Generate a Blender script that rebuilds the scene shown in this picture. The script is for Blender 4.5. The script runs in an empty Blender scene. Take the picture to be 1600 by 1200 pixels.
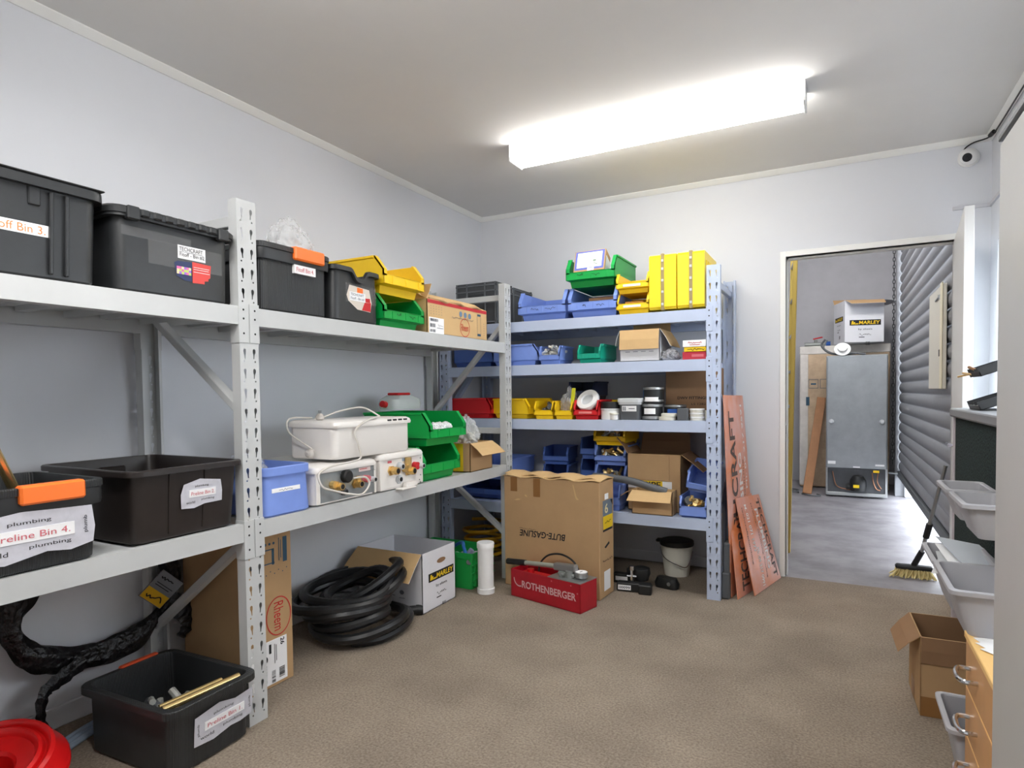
import bpy, bmesh, math, random
from mathutils import Vector, Matrix, noise
random.seed(7)
V = Vector
PI = math.pi
SC = bpy.context.scene
COL = SC.collection

# ------------------------------------------------------------------ camera, world, exposure
cam_d = bpy.data.cameras.new('camera')
cam = bpy.data.objects.new('camera', cam_d)
COL.objects.link(cam)
cam_d.sensor_width = 36.0
cam_d.lens = 966.59 * 36.0 / 1600.0
cam_d.shift_y = 45.82 / 1600.0
cam_d.clip_start = 0.05
cam_d.clip_end = 200
_r = V((0.88568817, 0.46412968, -0.01183668))
_u = V((-0.00491049, 0.03485773, 0.99938022))
_f = V((-0.46425462, 0.88508111, -0.03315219))
cam.matrix_world = Matrix(((_r.x, _u.x, -_f.x, 0), (_r.y, _u.y, -_f.y, 0), (_r.z, _u.z, -_f.z, 1.2584), (0, 0, 0, 1)))
SC.camera = cam

w = bpy.data.worlds.new('overcast_sky')
SC.world = w
w.use_nodes = True
bg = w.node_tree.nodes['Background']
bg.inputs[0].default_value = (0.86, 0.93, 1.0, 1)
bg.inputs[1].default_value = 3.6

SC.view_settings.view_transform = 'Standard'
SC.view_settings.look = 'None'
SC.view_settings.gamma = 1.0
SC.view_settings.use_curve_mapping = False
SC.view_settings.exposure = 1.56
TUBE_LIGHT = 6.0       # diffuser of the ceiling batten in view
REAR_FILL = 13.5      # added unseen batten at the camera end, fill for ceiling and walls
GARAGE_FILL = 14.0  # added unseen garage batten, fill beyond the doorway

# ------------------------------------------------------------------ materials
def lin(c):
    return tuple(((x / 12.92) if x <= 0.04045 else ((x + 0.055) / 1.055) ** 2.4) for x in c)

def hexc(h):
    return lin(tuple(int(h[i:i + 2], 16) / 255 for i in (0, 2, 4)))

MATS = {}
def mat(name, col, rough=0.5, metal=0.0, spec=0.5, noise_amt=0.0, noise_scale=8.0, bump=0.0, bump_scale=60.0, emit=None, alpha=1.0, trans=0.0, wave=None, col2=None):
    if name in MATS:
        return MATS[name]
    m = bpy.data.materials.new(name)
    m.use_nodes = True
    nt = m.node_tree
    p = nt.nodes['Principled BSDF']
    c = hexc(col) if isinstance(col, str) else col
    p.inputs['Base Color'].default_value = (*c, 1)
    p.inputs['Roughness'].default_value = rough
    p.inputs['Metallic'].default_value = metal
    p.inputs['Specular IOR Level'].default_value = spec
    if alpha < 1:
        p.inputs['Alpha'].default_value = alpha
    if trans:
        p.inputs['Transmission Weight'].default_value = trans
        p.inputs['IOR'].default_value = 1.15
    if emit:
        p.inputs['Emission Color'].default_value = (*emit[0], 1)
        p.inputs['Emission Strength'].default_value = emit[1]
    tc = nt.nodes.new('ShaderNodeTexCoord')
    if noise_amt > 0 or col2:
        n = nt.nodes.new('ShaderNodeTexNoise')
        n.inputs['Scale'].default_value = noise_scale
        n.inputs['Detail'].default_value = 6
        n.inputs['Roughness'].default_value = 0.62
        nt.links.new(tc.outputs['Object'], n.inputs['Vector'])
        mx = nt.nodes.new('ShaderNodeMix')
        mx.data_type = 'RGBA'
        d = hexc(col2) if col2 else tuple(x * (1 - noise_amt) for x in c)
        mx.inputs[6].default_value = (*c, 1)
        mx.inputs[7].default_value = (*d, 1)
        cr = nt.nodes.new('ShaderNodeValToRGB')
        cr.color_ramp.elements[0].position = 0.36
        cr.color_ramp.elements[1].position = 0.66
        nt.links.new(n.outputs['Fac'], cr.inputs['Fac'])
        nt.links.new(cr.outputs['Color'], mx.inputs[0])
        nt.links.new(mx.outputs[2], p.inputs['Base Color'])
    if bump > 0:
        b = nt.nodes.new('ShaderNodeBump')
        b.inputs['Strength'].default_value = bump
        b.inputs['Distance'].default_value = 0.002
        if wave:
            n2 = nt.nodes.new('ShaderNodeTexWave')
            n2.bands_direction = wave
            n2.inputs['Scale'].default_value = bump_scale
        else:
            n2 = nt.nodes.new('ShaderNodeTexNoise')
            n2.inputs['Scale'].default_value = bump_scale
            n2.inputs['Detail'].default_value = 3
        nt.links.new(tc.outputs['Object'], n2.inputs['Vector'])
        nt.links.new(n2.outputs['Fac'], b.inputs['Height'])
        nt.links.new(b.outputs['Normal'], p.inputs['Normal'])
    MATS[name] = m
    return m

WALL = mat('wall_paint', 'DDDFE4', 0.75, spec=0.25, noise_amt=0.03, noise_scale=1.5, bump=0.05, bump_scale=220)
CEIL = mat('ceiling_paint', 'E9E7E4', 0.85, spec=0.2, noise_amt=0.03, noise_scale=2)
TRIM = mat('trim_gloss_white', 'EFEFEC', 0.4)
CARPET = mat('carpet_brown', 'A89B8C', 0.95, spec=0.1, col2='85796C', noise_scale=110, bump=1.0, bump_scale=420)
def carpet_blotches(m):
    nt = m.node_tree; p = nt.nodes['Principled BSDF']
    src = p.inputs['Base Color'].links[0].from_socket
    tc = nt.nodes.new('ShaderNodeTexCoord'); n = nt.nodes.new('ShaderNodeTexNoise'); n.inputs['Scale'].default_value = 2.6; n.inputs['Detail'].default_value = 5
    nt.links.new(tc.outputs['Object'], n.inputs['Vector'])
    r = nt.nodes.new('ShaderNodeValToRGB'); r.color_ramp.elements[0].position = .35; r.color_ramp.elements[1].position = .7
    r.color_ramp.elements[0].color = (.80, .79, .78, 1); r.color_ramp.elements[1].color = (1.06, 1.05, 1.04, 1)
    nt.links.new(n.outputs['Fac'], r.inputs['Fac'])
    x = nt.nodes.new('ShaderNodeMix'); x.data_type = 'RGBA'; x.blend_type = 'MULTIPLY'; x.inputs[0].default_value = 1
    nt.links.new(src, x.inputs[6]); nt.links.new(r.outputs['Color'], x.inputs[7]); nt.links.new(x.outputs[2], p.inputs['Base Color'])
carpet_blotches(CARPET)
CONC = mat('concrete', '98959A', 0.55, noise_amt=0.38, noise_scale=3.2, bump=0.1, bump_scale=40)
GWALL = mat('garage_wall_grey', 'B9B8BC', 0.8, noise_amt=0.12, noise_scale=2.5)
RACKW = mat('rack_steel_white', 'C3C5C5', 0.42, noise_amt=0.05, noise_scale=6)
RACKB = mat('rack_steel_bluegrey', 'BCC8E0', 0.42, noise_amt=0.05, noise_scale=6)
DECKG = mat('deck_galvanised', 'B0B2B4', 0.45, metal=0.3, noise_amt=0.1)
DARKHOLE = mat('hole_dark', '17181A', 0.8)
BLACK = mat('black_plastic', '2B2D2F', 0.42, noise_amt=0.25, noise_scale=9)
BLACKR = mat('black_plastic_ribbed', '2C2E30', 0.45, noise_amt=0.25, noise_scale=9, bump=0.6, bump_scale=55, wave='X')
BLACKB = mat('black_plastic_brownish', '2B2523', 0.35, noise_amt=0.25, noise_scale=9)
CRATEG = mat('charcoal_crate', '3B3E42', 0.5)
ORANGE = mat('orange_clip', 'FF7A2A', 0.4)
ORANGED = mat('orange_clip_dull', 'D9532A', 0.45)
BLUE = mat('blue_bin_plastic', '7C98E2', 0.42, noise_amt=0.08)
BLUED = mat('blue_bin_dark', '4A68B0', 0.45, noise_amt=0.08)
NAVY = mat('navy_bin', '222C4A', 0.45)
GREEN = mat('green_bin_plastic', '00A045', 0.4, noise_amt=0.06)
GREENC = mat('green_crate', '1FA34A', 0.45)
TEAL = mat('teal_bin', '11A488', 0.4)
YEL = mat('yellow_bin_plastic', 'FFD21A', 0.4, noise_amt=0.05)
YELC = mat('yellow_case', 'FCD90A', 0.35)
YELD = mat('yellow_hose', 'D8A51C', 0.5)
RED = mat('red_bin_plastic', 'D21A22', 0.4)
REDP = mat('red_painted_steel', 'B31327', 0.4, noise_amt=0.15, noise_scale=14)
REDR = mat('red_reel_plastic', 'E21A1C', 0.28, noise_amt=0.12, noise_scale=6)
KRAFT = mat('cardboard', 'BD9B73', 0.85, spec=0.15, noise_amt=0.08, noise_scale=6, bump=0.12, bump_scale=120, wave='X')
KRAFTL = mat('cardboard_light', 'D2B080', 0.85, spec=0.15, noise_amt=0.07, noise_scale=7)
KRAFTD = mat('cardboard_dark', '98775A', 0.85, spec=0.15, noise_amt=0.1, noise_scale=6)
TAPE = mat('brown_tape', '94693C', 0.3)
CLEARTAPE = mat('clear_tape', 'D9DADB', 0.12, alpha=0.09)
WHITEC = mat('white_carton', 'E3E3E8', 0.7, noise_amt=0.03)
WHITE = mat('white_plastic', 'EDEDEC', 0.4)
PAPER = mat('white_paper', 'F3F3F4', 0.8)
OFFW = mat('ivory_plastic', 'DEDCCF', 0.45)
LGREY = mat('light_grey_plastic', 'C9CCCF', 0.5)
GREYB = mat('grey_storage_bin', 'ABABB0', 0.5)
GREYD = mat('dark_grey_plastic', '55585C', 0.5)
INK = mat('black_ink', '1C1C20', 0.8)
INKG = mat('grey_ink', '6B6E78', 0.8)
INKB = mat('blue_ink', '23519B', 0.8)
INKR = mat('red_ink', 'C3262A', 0.8)
INKRP = mat('pale_red_ink', 'D06A74', 0.8)
INKT = mat('teal_blue_ink', '37566B', 0.8)
INKO = mat('orange_ink', 'E08A4E', 0.8)
INKY = mat('yellow_ink', 'F2CC1C', 0.7)
WINK = mat('white_ink', 'F8F2F0', 0.7)
SIGNDK = mat('sign_dark_ink', '5A4A45', 0.7)
PTAPE = mat('printed_white_tape', 'CFCFD8', 0.35, noise_amt=0.12, noise_scale=30)
ENAMEL = mat('white_enamel', 'EAE6E1', 0.3)
ZINC = mat('zinc_plate', 'A9AFB0', 0.35, metal=0.6, noise_amt=0.15, noise_scale=12)
BRASS = mat('brass', 'DDBB7A', 0.34, metal=0.85)
BRASSP = mat('polished_brass', 'F0D394', 0.24, metal=0.85)
CHROME = mat('chrome', 'D5D7DA', 0.15, metal=1.0)
STEEL = mat('brushed_steel', 'A8AAAB', 0.35, metal=0.8)
CAST = mat('cast_grey', '8B8E8B', 0.5, metal=0.4)
RUBBER = mat('black_rubber', '1A1B1C', 0.5)
HOSEB = mat('black_corrugated_hose', '1B1C1E', 0.4)
POLY = mat('black_polythene', '1A1A1E', 0.33, bump=1.0, bump_scale=45, noise_amt=0.3, noise_scale=10)
for _n in POLY.node_tree.nodes:
    if _n.type == 'BUMP': _n.inputs['Distance'].default_value = .012
PALEBLUE = mat('pale_blue_hose', 'A9BCD2', 0.4)
CORD = mat('grey_cord', 'CFCAC2', 0.5)
BAGM = mat('clear_polythene', 'EDEFF0', 0.12, alpha=0.30)
JUGM = mat('translucent_jug', 'E6ECEA', 0.25, alpha=0.55)
SIGN = mat('orange_sign', 'E58245', 0.35, col2='E2AFA6', noise_scale=3.4)
DIFF = mat('lamp_diffuser', 'FFFFFF', 0.5, emit=((1.0, 0.985, 0.96), TUBE_LIGHT))
DIFFR = mat('rear_fill_diffuser', 'FFFFFF', 0.5, emit=((1.0, 0.985, 0.96), REAR_FILL))
DIFFG = mat('garage_fill_diffuser', 'FFFFFF', 0.5, emit=((1.0, 0.98, 0.95), GARAGE_FILL))
FRIDGE = mat('fridge_back_zinc', 'A7ACB0', 0.4, metal=0.45, noise_amt=0.16, noise_scale=6)
ROLL = mat('roller_door_grey', '8F9094', 0.45, metal=0.1, noise_amt=0.08)
WRAP = mat('stretch_wrap', 'CDB293', 0.25, noise_amt=0.25, noise_scale=7, bump=0.7, bump_scale=26)
WRAPC = mat('cloudy_wrap', 'DCD6CF', 0.25, noise_amt=0.15, noise_scale=9, bump=0.7, bump_scale=26)
TIMBER = mat('timber_plank', 'A8744A', 0.6, noise_amt=0.15, noise_scale=12, bump=0.2, bump_scale=18, wave='X')
BEECH = mat('beech_laminate', 'CE9A66', 0.45, noise_amt=0.1, noise_scale=9)
BEECHL = mat('beech_edge', 'EFC47E', 0.45)
CABINET = mat('cabinet_grey_enamel', 'B4B4B3', 0.28, noise_amt=0.03)
CABDOOR = mat('door_leaf_white', 'E6E6E4', 0.35)
SPECK = mat('dark_speckled_fabric', '3E4A49', 0.95, spec=0.1, col2='15191A', noise_scale=130)
BEIGE = mat('meter_box_beige', 'D9D3C4', 0.5)
BEIGEL = mat('meter_box_edge', 'E9DFC2', 0.5)
GLASSW = mat('window_glass', 'F2F6FA', 0.05, alpha=0.25)
BRISTLE = mat('broom_bristle', 'E8D79A', 0.8)
GREENT = mat('green_tape', '1D6B46', 0.5)
LENS = mat('camera_lens', '191A1F', 0.15)
NUTS = mat('zinc_nuts', 'C9CBC6', 0.35, metal=0.6)

# ------------------------------------------------------------------ mesh builder
TXT = {}
def text_data(s, bold=False):
    k = (s, bold)
    if k not in TXT:
        cu = bpy.data.curves.new('t', 'FONT')
        cu.body = s
        cu.size = 1.0
        cu.resolution_u = 3
        if bold:
            cu.offset = 0.022
        ob = bpy.data.objects.new('t', cu)
        COL.objects.link(ob)
        bpy.context.view_layer.update()
        me = bpy.data.meshes.new_from_object(ob.evaluated_get(bpy.context.evaluated_depsgraph_get()))
        vs = [v.co.copy() for v in me.vertices]
        fs = [tuple(p.vertices) for p in me.polygons]
        bpy.data.objects.remove(ob)
        bpy.data.curves.remove(cu)
        bpy.data.meshes.remove(me)
        x0 = min(v.x for v in vs); x1 = max(v.x for v in vs)
        y0 = min(v.y for v in vs); y1 = max(v.y for v in vs)
        TXT[k] = ([((v.x - x0) / (x1 - x0), (v.y - y0) / (y1 - y0)) for v in vs], fs, (x1 - x0) / (y1 - y0))
    return TXT[k]

class PL:                       # a plane to print on: origin, x and y directions
    def __init__(s, o, x, y):
        s.o = V(o); s.x = V(x).normalized(); s.y = V(y).normalized(); s.n = s.x.cross(s.y)
    def p(s, u, v, h=0.0):
        return s.o + s.x * u + s.y * v + s.n * h

def front_pl(x0=0, z0=0, y=0): return PL((x0, y, z0), (1, 0, 0), (0, 0, 1))

def rrect(wd, dp, r, n=4, cx=0, cy=0, z=0):
    r = min(r, wd / 2 - 1e-4, dp / 2 - 1e-4)
    out = []
    for k, (sx, sy) in enumerate(((1, -1), (1, 1), (-1, 1), (-1, -1))):
        ox = cx + sx * (wd / 2 - r); oy = cy + sy * (dp / 2 - r)
        a0 = -PI / 2 + k * PI / 2
        for i in range(n + 1):
            a = a0 + (PI / 2) * i / n
            out.append(V((ox + r * math.cos(a), oy + r * math.sin(a), z)))
    return out

def circle(r, n=16, c=(0, 0, 0), ax=(1, 0, 0), ay=(0, 1, 0)):
    c = V(c); ax = V(ax); ay = V(ay)
    return [c + ax * (r * math.cos(2 * PI * i / n)) + ay * (r * math.sin(2 * PI * i / n)) for i in range(n)]

class MB:
    def __init__(s):
        s.v = []; s.f = []; s.m = []; s.s = []
    def add(s, vs, fs, mi=0, smooth=False, M=None):
        o = len(s.v)
        s.v += [(M @ V(v)) if M else V(v) for v in vs]
        for f in fs:
            s.f.append(tuple(o + i for i in f)); s.m.append(mi if isinstance(mi, int) else 0); s.s.append(smooth)
        return s
    def box(s, x0, x1, y0, y1, z0, z1, mi=0, c=0.0, M=None, fm=None):
        if x0 > x1: x0, x1 = x1, x0
        if y0 > y1: y0, y1 = y1, y0
        if z0 > z1: z0, z1 = z1, z0
        c = min(c, (x1 - x0) * .45, (y1 - y0) * .45, (z1 - z0) * .45)
        if c <= 0:
            vs = [(x, y, z) for x in (x0, x1) for y in (y0, y1) for z in (z0, z1)]
            fs = [(0, 1, 3, 2), (4, 6, 7, 5), (0, 4, 5, 1), (2, 3, 7, 6), (0, 2, 6, 4), (1, 5, 7, 3)]
            names = ['-x', '+x', '-y', '+y', '-z', '+z']
            for f, nme in zip(fs, names):
                pass
            o = len(s.v)
            s.v += [(M @ V(v)) if M else V(v) for v in vs]
            for f, nme in zip(fs, names):
                s.f.append(tuple(o + i for i in f)); s.m.append((fm or {}).get(nme, mi)); s.s.append(False)
            return s
        lo = (x0, y0, z0); hi = (x1, y1, z1)
        vs = []; idx = {}
        for sx in (0, 1):
            for sy in (0, 1):
                for sz in (0, 1):
                    corner = [(lo, hi)[q][i] for i, q in enumerate((sx, sy, sz))]
                    sg = [1 if q == 0 else -1 for q in (sx, sy, sz)]
                    for ax in range(3):
                        p = [corner[i] + (0 if i == ax else sg[i] * c) for i in range(3)]
                        idx[(sx, sy, sz, ax)] = len(vs); vs.append(tuple(p))
        fs = []
        for ax in range(3):
            a, b = [i for i in range(3) if i != ax]
            for q in (0, 1):
                loop = []
                for (qa, qb) in ((0, 0), (1, 0), (1, 1), (0, 1)):
                    k = [0, 0, 0]; k[ax] = q; k[a] = qa; k[b] = qb
                    loop.append(idx[(*k, ax)])
                fs.append(tuple(loop))
        for ax in range(3):                         # edges along ax
            a, b = [i for i in range(3) if i != ax]
            for qa in (0, 1):
                for qb in (0, 1):
                    k0 = [0, 0, 0]; k1 = [0, 0, 0]
                    k0[ax] = 0; k1[ax] = 1
                    for k in (k0, k1): k[a] = qa; k[b] = qb
                    fs.append((idx[(*k0, a)], idx[(*k1, a)], idx[(*k1, b)], idx[(*k0, b)]))
        for sx in (0, 1):
            for sy in (0, 1):
                for sz in (0, 1):
                    fs.append(tuple(idx[(sx, sy, sz, ax)] for ax in range(3)))
        return s.add(vs, fs, mi, False, M)
    def bar(s, p, q, wd, th, mi=0, up=(0, 0, 1), c=0.0):
        p = V(p); q = V(q); d = q - p; L = d.length; d.normalize()
        u = V(up)
        if abs(u.dot(d)) > .98: u = V((0, 1, 0))
        x = d.cross(u).normalized(); y = x.cross(d)
        M = Matrix(((x.x, d.x, y.x, p.x), (x.y, d.y, y.y, p.y), (x.z, d.z, y.z, p.z), (0, 0, 0, 1)))
        return s.box(-wd / 2, wd / 2, 0, L, -th / 2, th / 2, mi, c, M)
    def loft(s, loops, cap0=False, cap1=False, mi=0, smooth=True, M=None, closed=True):
        n = len(loops[0]); vs = [p for l in loops for p in l]; fs = []
        for a in range(len(loops) - 1):
            for i in range(n if closed else n - 1):
                j = (i + 1) % n
                fs.append((a * n + i, a * n + j, (a + 1) * n + j, (a + 1) * n + i))
        if cap0: fs.append(tuple(reversed(range(n))))
        if cap1: fs.append(tuple((len(loops) - 1) * n + i for i in range(n)))
        return s.add(vs, fs, mi, smooth, M)
    def lathe(s, prof, n=24, c=(0, 0, 0), M=None, mi=0, cap0=True, cap1=True):
        c = V(c)
        loops = [[c + V((max(r, 1e-5) * math.cos(2 * PI * i / n), max(r, 1e-5) * math.sin(2 * PI * i / n), z)) for i in range(n)] for r, z in prof]
        return s.loft(loops, cap0, cap1, mi, True, M)
    def tube(s, pts, r, n=8, closed=False, mi=0, rf=None):
        pts = [V(p) for p in pts]; N = len(pts); loops = []; prev = None
        for i, p in enumerate(pts):
            a = pts[(i - 1) % N] if (closed or i > 0) else pts[i]
            b = pts[(i + 1) % N] if (closed or i < N - 1) else pts[i]
            t = (b - a).normalized()
            if prev is None:
                u = V((0, 0, 1)) if abs(t.z) < .9 else V((1, 0, 0))
                x = t.cross(u).normalized()
            else:
                x = (prev - t * prev.dot(t)).normalized()
            prev = x
            y = t.cross(x)
            rr = r if rf is None else r * rf(i)
            loops.append([p + x * (rr * math.cos(2 * PI * k / n)) + y * (rr * math.sin(2 * PI * k / n)) for k in range(n)])
        if closed: loops.append(loops[0])
        return s.loft(loops, not closed, not closed, mi, True)
    def cyl(s, p, q, r, n=14, mi=0, r2=None):
        return s.tube([p, q], r, n, False, mi, None if r2 is None else (lambda i: 1 if i == 0 else r2 / r))
    def prism(s, poly, axis, a0, a1, mi=0, M=None):      # poly in the two other axes
        n = len(poly)
        def P(p, a):
            return {'x': (a, p[0], p[1]), 'y': (p[0], a, p[1]), 'z': (p[0], p[1], a)}[axis]
        vs = [P(p, a0) for p in poly] + [P(p, a1) for p in poly]
        fs = [tuple(reversed(range(n))), tuple(range(n, 2 * n))] + [(i, (i + 1) % n, n + (i + 1) % n, n + i) for i in range(n)]
        return s.add(vs, fs, mi, False, M)
    def quad(s, a, b, c, d, mi=0):
        return s.add([a, b, c, d], [(0, 1, 2, 3)], mi)
    # flat print
    def rect(s, pl, u0, v0, u1, v1, h=.0008, mi=0):
        return s.quad(pl.p(u0, v0, h), pl.p(u1, v0, h), pl.p(u1, v1, h), pl.p(u0, v1, h), mi)
    def plate(s, pl, u0, v0, u1, v1, h=.001, mi=0):
        vs = [pl.p(u, v, t) for t in (0, h) for (u, v) in ((u0, v0), (u1, v0), (u1, v1), (u0, v1))]
        return s.add(vs, [(3, 2, 1, 0), (4, 5, 6, 7), (0, 1, 5, 4), (1, 2, 6, 5), (2, 3, 7, 6), (3, 0, 4, 7)], mi)
    def poly(s, pl, pts, h=.0008, mi=0):
        return s.add([pl.p(u, v, h) for u, v in pts], [tuple(range(len(pts)))], mi)
    def txt(s, pl, t, u, v, wd, ht=None, h=.0016, mi=0, bold=False, skew=0.0, M2=None):
        d, fs, asp = text_data(t, bold)
        if ht is None: ht = wd / asp
        out = []
        for (a, b) in d:
            x = (a - .5) * wd + skew * (b - .5) * ht; y = (b - .5) * ht
            if M2: x, y = M2[0] * x + M2[1] * y, M2[2] * x + M2[3] * y
            out.append(pl.p(u + x, v + y, h))
        return s.add(out, fs, mi)
    def ring(s, pl, u, v, ru, rv, t, h=.0012, mi=0, n=24, a0=0.0, a1=2 * PI):
        pts = []
        for i in range(n + 1):
            a = a0 + (a1 - a0) * i / n
            pts.append((pl.p(u + ru * math.cos(a), v + rv * math.sin(a), h), pl.p(u + (ru - t) * math.cos(a), v + (rv - t) * math.sin(a), h)))
        for i in range(n):
            s.quad(pts[i][0], pts[i + 1][0], pts[i + 1][1], pts[i][1], mi)
        return s
    def disc(s, pl, u, v, ru, rv=None, h=.0012, mi=0, n=18):
        rv = rv or ru
        return s.poly(pl, [(u + ru * math.cos(2 * PI * i / n), v + rv * math.sin(2 * PI * i / n)) for i in range(n)], h, mi)
    def barcode(s, pl, u0, v0, u1, v1, n=12, vert=True, h=.0016, mi=0):
        rnd = random.Random(int((u0 + v0 * 7) * 1000))
        L = (u1 - u0) if vert else (v1 - v0)
        x = 0
        st = L / (n * 1.6)
        while x < L - st:
            wd = st * rnd.choice((.4, .7, 1.1))
            if vert: s.rect(pl, u0 + x, v0, u0 + x + wd, v1, h, mi)
            else: s.rect(pl, u0, v0 + x, u1, v0 + x + wd, h, mi)
            x += wd + st * rnd.choice((.4, .6, .9))
        return s
    def scribble(s, pl, u, v, wd, ht, n=9, th=.0022, h=.0016, mi=0, seed=1):
        rnd = random.Random(seed)
        pts = [(u - wd / 2 + wd * i / n, v + (rnd.random() - .5) * ht * (1.4 if i % 2 else .5)) for i in range(n + 1)]
        for (a, b), (c, d) in zip(pts, pts[1:]):
            L = math.hypot(c - a, d - b) or 1e-6; nx = -(d - b) / L * th / 2; ny = (c - a) / L * th / 2
            s.quad(pl.p(a - nx, b - ny, h), pl.p(c - nx, d - ny, h), pl.p(c + nx, d + ny, h), pl.p(a + nx, b + ny, h), mi)
        return s
    def mesh(s, name, angle=35):
        me = bpy.data.meshes.new(name)
        me.from_pydata([tuple(v) for v in s.v], [], s.f)
        me.polygons.foreach_set('material_index', s.m)
        me.polygons.foreach_set('use_smooth', s.s)
        me.validate(clean_customdata=False)
        bm = bmesh.new(); bm.from_mesh(me)
        bmesh.ops.recalc_face_normals(bm, faces=bm.faces)
        bm.to_mesh(me); bm.free()
        if any(s.s): me.set_sharp_from_angle(angle=math.radians(angle))
        me.update()
        return me
    def build(s, name, mats, parent=None, angle=35, label=None):
        me = s.mesh(name, angle)
        for m in (mats if isinstance(mats, (list, tuple)) else [mats]): me.materials.append(m)
        ob = bpy.data.objects.new(name, me)
        COL.objects.link(ob)
        if parent: ob.parent = parent
        if label: ob['label'] = label
        return ob

def thing(name, label, cat, loc=(0, 0, 0), rz=0.0, group=None, rot=None):
    o = bpy.data.objects.new(name, None)
    o.empty_display_size = .05
    COL.objects.link(o)
    o.location = loc
    o.rotation_euler = rot if rot else (0, 0, math.radians(rz))
    o['label'] = label; o['category'] = cat
    if group: o['group'] = group
    return o

def tag(o, label, cat, group=None, kind=None):
    o['label'] = label; o['category'] = cat
    if group: o['group'] = group
    if kind: o['kind'] = kind
    return o

def struct(o):
    o['kind'] = 'structure'
    return o

def dup(root, loc, label, rz=None, group=None, rot=None):
    r = root.copy(); COL.objects.link(r); r.location = loc
    if rz is not None: r.rotation_euler = (0, 0, math.radians(rz))
    if rot is not None: r.rotation_euler = rot
    r['label'] = label
    if group: r['group'] = group
    for ch in list(root.children):
        c = ch.copy(); COL.objects.link(c); c.parent = r
        for g in ch.children:
            d = g.copy(); COL.objects.link(d); d.parent = c
    return r

def smooth_path(pts, sub=8, closed=False):
    pts = [V(p) for p in pts]; n = len(pts); out = []
    rng = range(n if closed else n - 1)
    for i in rng:
        p1 = pts[i]; p2 = pts[(i + 1) % n]
        p0 = pts[(i - 1) % n] if (closed or i > 0) else p1
        p3 = pts[(i + 2) % n] if (closed or i + 2 < n) else p2
        for k in range(sub):
            t = k / sub
            out.append(.5 * ((2 * p1) + (p2 - p0) * t + (2 * p0 - 5 * p1 + 4 * p2 - p3) * t * t + (3 * p1 - p0 - 3 * p2 + p3) * t ** 3))
    if not closed: out.append(pts[-1])
    return out

# ------------------------------------------------------------------ the room
XW, XR, YW, ZC, YF = -2.635, 0.79, 4.503, 2.712, -1.3
T = .12
struct(MB().box(XW, XR, YF, YW, -.05, 0).build('floor', CARPET))
struct(MB().box(XW - T, XR + T, YF - T, YW + T, ZC, ZC + .08).build('ceiling', CEIL))
struct(MB().box(XW - T, XW, YF - T, YW + T, -.05, ZC).build('wall_left', WALL))
DX0, DX1, DZ = -.30, .625, 2.135
wb = MB()
wb.box(XW, DX0, YW, YW + T, -.05, ZC).box(DX1, XR, YW, YW + T, -.05, ZC).box(DX0, DX1, YW, YW + T, DZ, ZC)
struct(wb.build('wall_back', WALL))
WY0, WY1, WZ0, WZ1 = 1.75, 4.33, .95, 2.08
wr = MB()
wr.box(XR, XR + T, YF, WY0, -.05, ZC).box(XR, XR + T, WY1, YW + T, -.05, ZC).box(XR, XR + T, WY0, WY1, -.05, WZ0).box(XR, XR + T, WY0, WY1, WZ1, ZC)
struct(wr.build('wall_right', WALL))
struct(MB().box(XW, XR, YF - T, YF, -.05, ZC).build('wall_front', WALL))
# cornice
def cornice(a, b, inward, nm):
    a = V(a); b = V(b); i = V(inward)
    lo = V((0, 0, -.032)); z = V((0, 0, 0))
    prof = [z + lo * 1.0 + i * .001, lo + i * .006, i * .032 - V((0, 0, .005)), i * .032, z]
    mb = MB()
    mb.loft([[a + p for p in prof], [b + p for p in prof]], True, True, 0, False)
    struct(mb.build(nm, TRIM))
cornice((XW, YF, ZC), (XW, YW, ZC), (1, 0, 0), 'trim_1')
cornice((XW, YW, ZC), (XR, YW, ZC), (0, -1, 0), 'trim_2')
cornice((XR, YW, ZC), (XR, YF, ZC), (-1, 0, 0), 'trim_3')
# skirting
struct(MB().box(XW, DX0 - .05, YW - .012, YW, 0, .075, c=.004).build('baseboard_back', WALL))
struct(MB().box(XW, XW + .012, YF, YW - .012, 0, .085, c=.004).build('baseboard_left', WALL))
# pale grey picture-rail strip near the door
struct(MB().box(DX1 - .02, XR, YW - .012, YW, 2.306, 2.326).box(XR - .012, XR, 3.7, YW, 2.306, 2.326).build('trim_4', mat('trim_pale_grey', 'C9C9CE', .5)))
# doorway lining and architrave
dl = MB()
dl.box(DX0 - .035, DX0, YW - .012, YW + T + .01, 0, DZ + .035, c=.002).box(DX1, DX1 + .035, YW - .012, YW + T + .01, 0, DZ + .035, c=.002)
dl.box(DX0, DX1, YW - .012, YW + T + .01, DZ, DZ + .035, c=.002)
dl.box(DX0, DX0 + .012, YW + .045, YW + .09, 0, DZ).box(DX0, DX1, YW + .045, YW + .09, DZ - .012, DZ)
dl = struct(dl.build('door_1', TRIM))
MB().box(DX0 - .0, DX0 + .003, YW + .005, YW + .03, .96, 1.02, c=.001).build('strike_plate', STEEL, dl)
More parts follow.
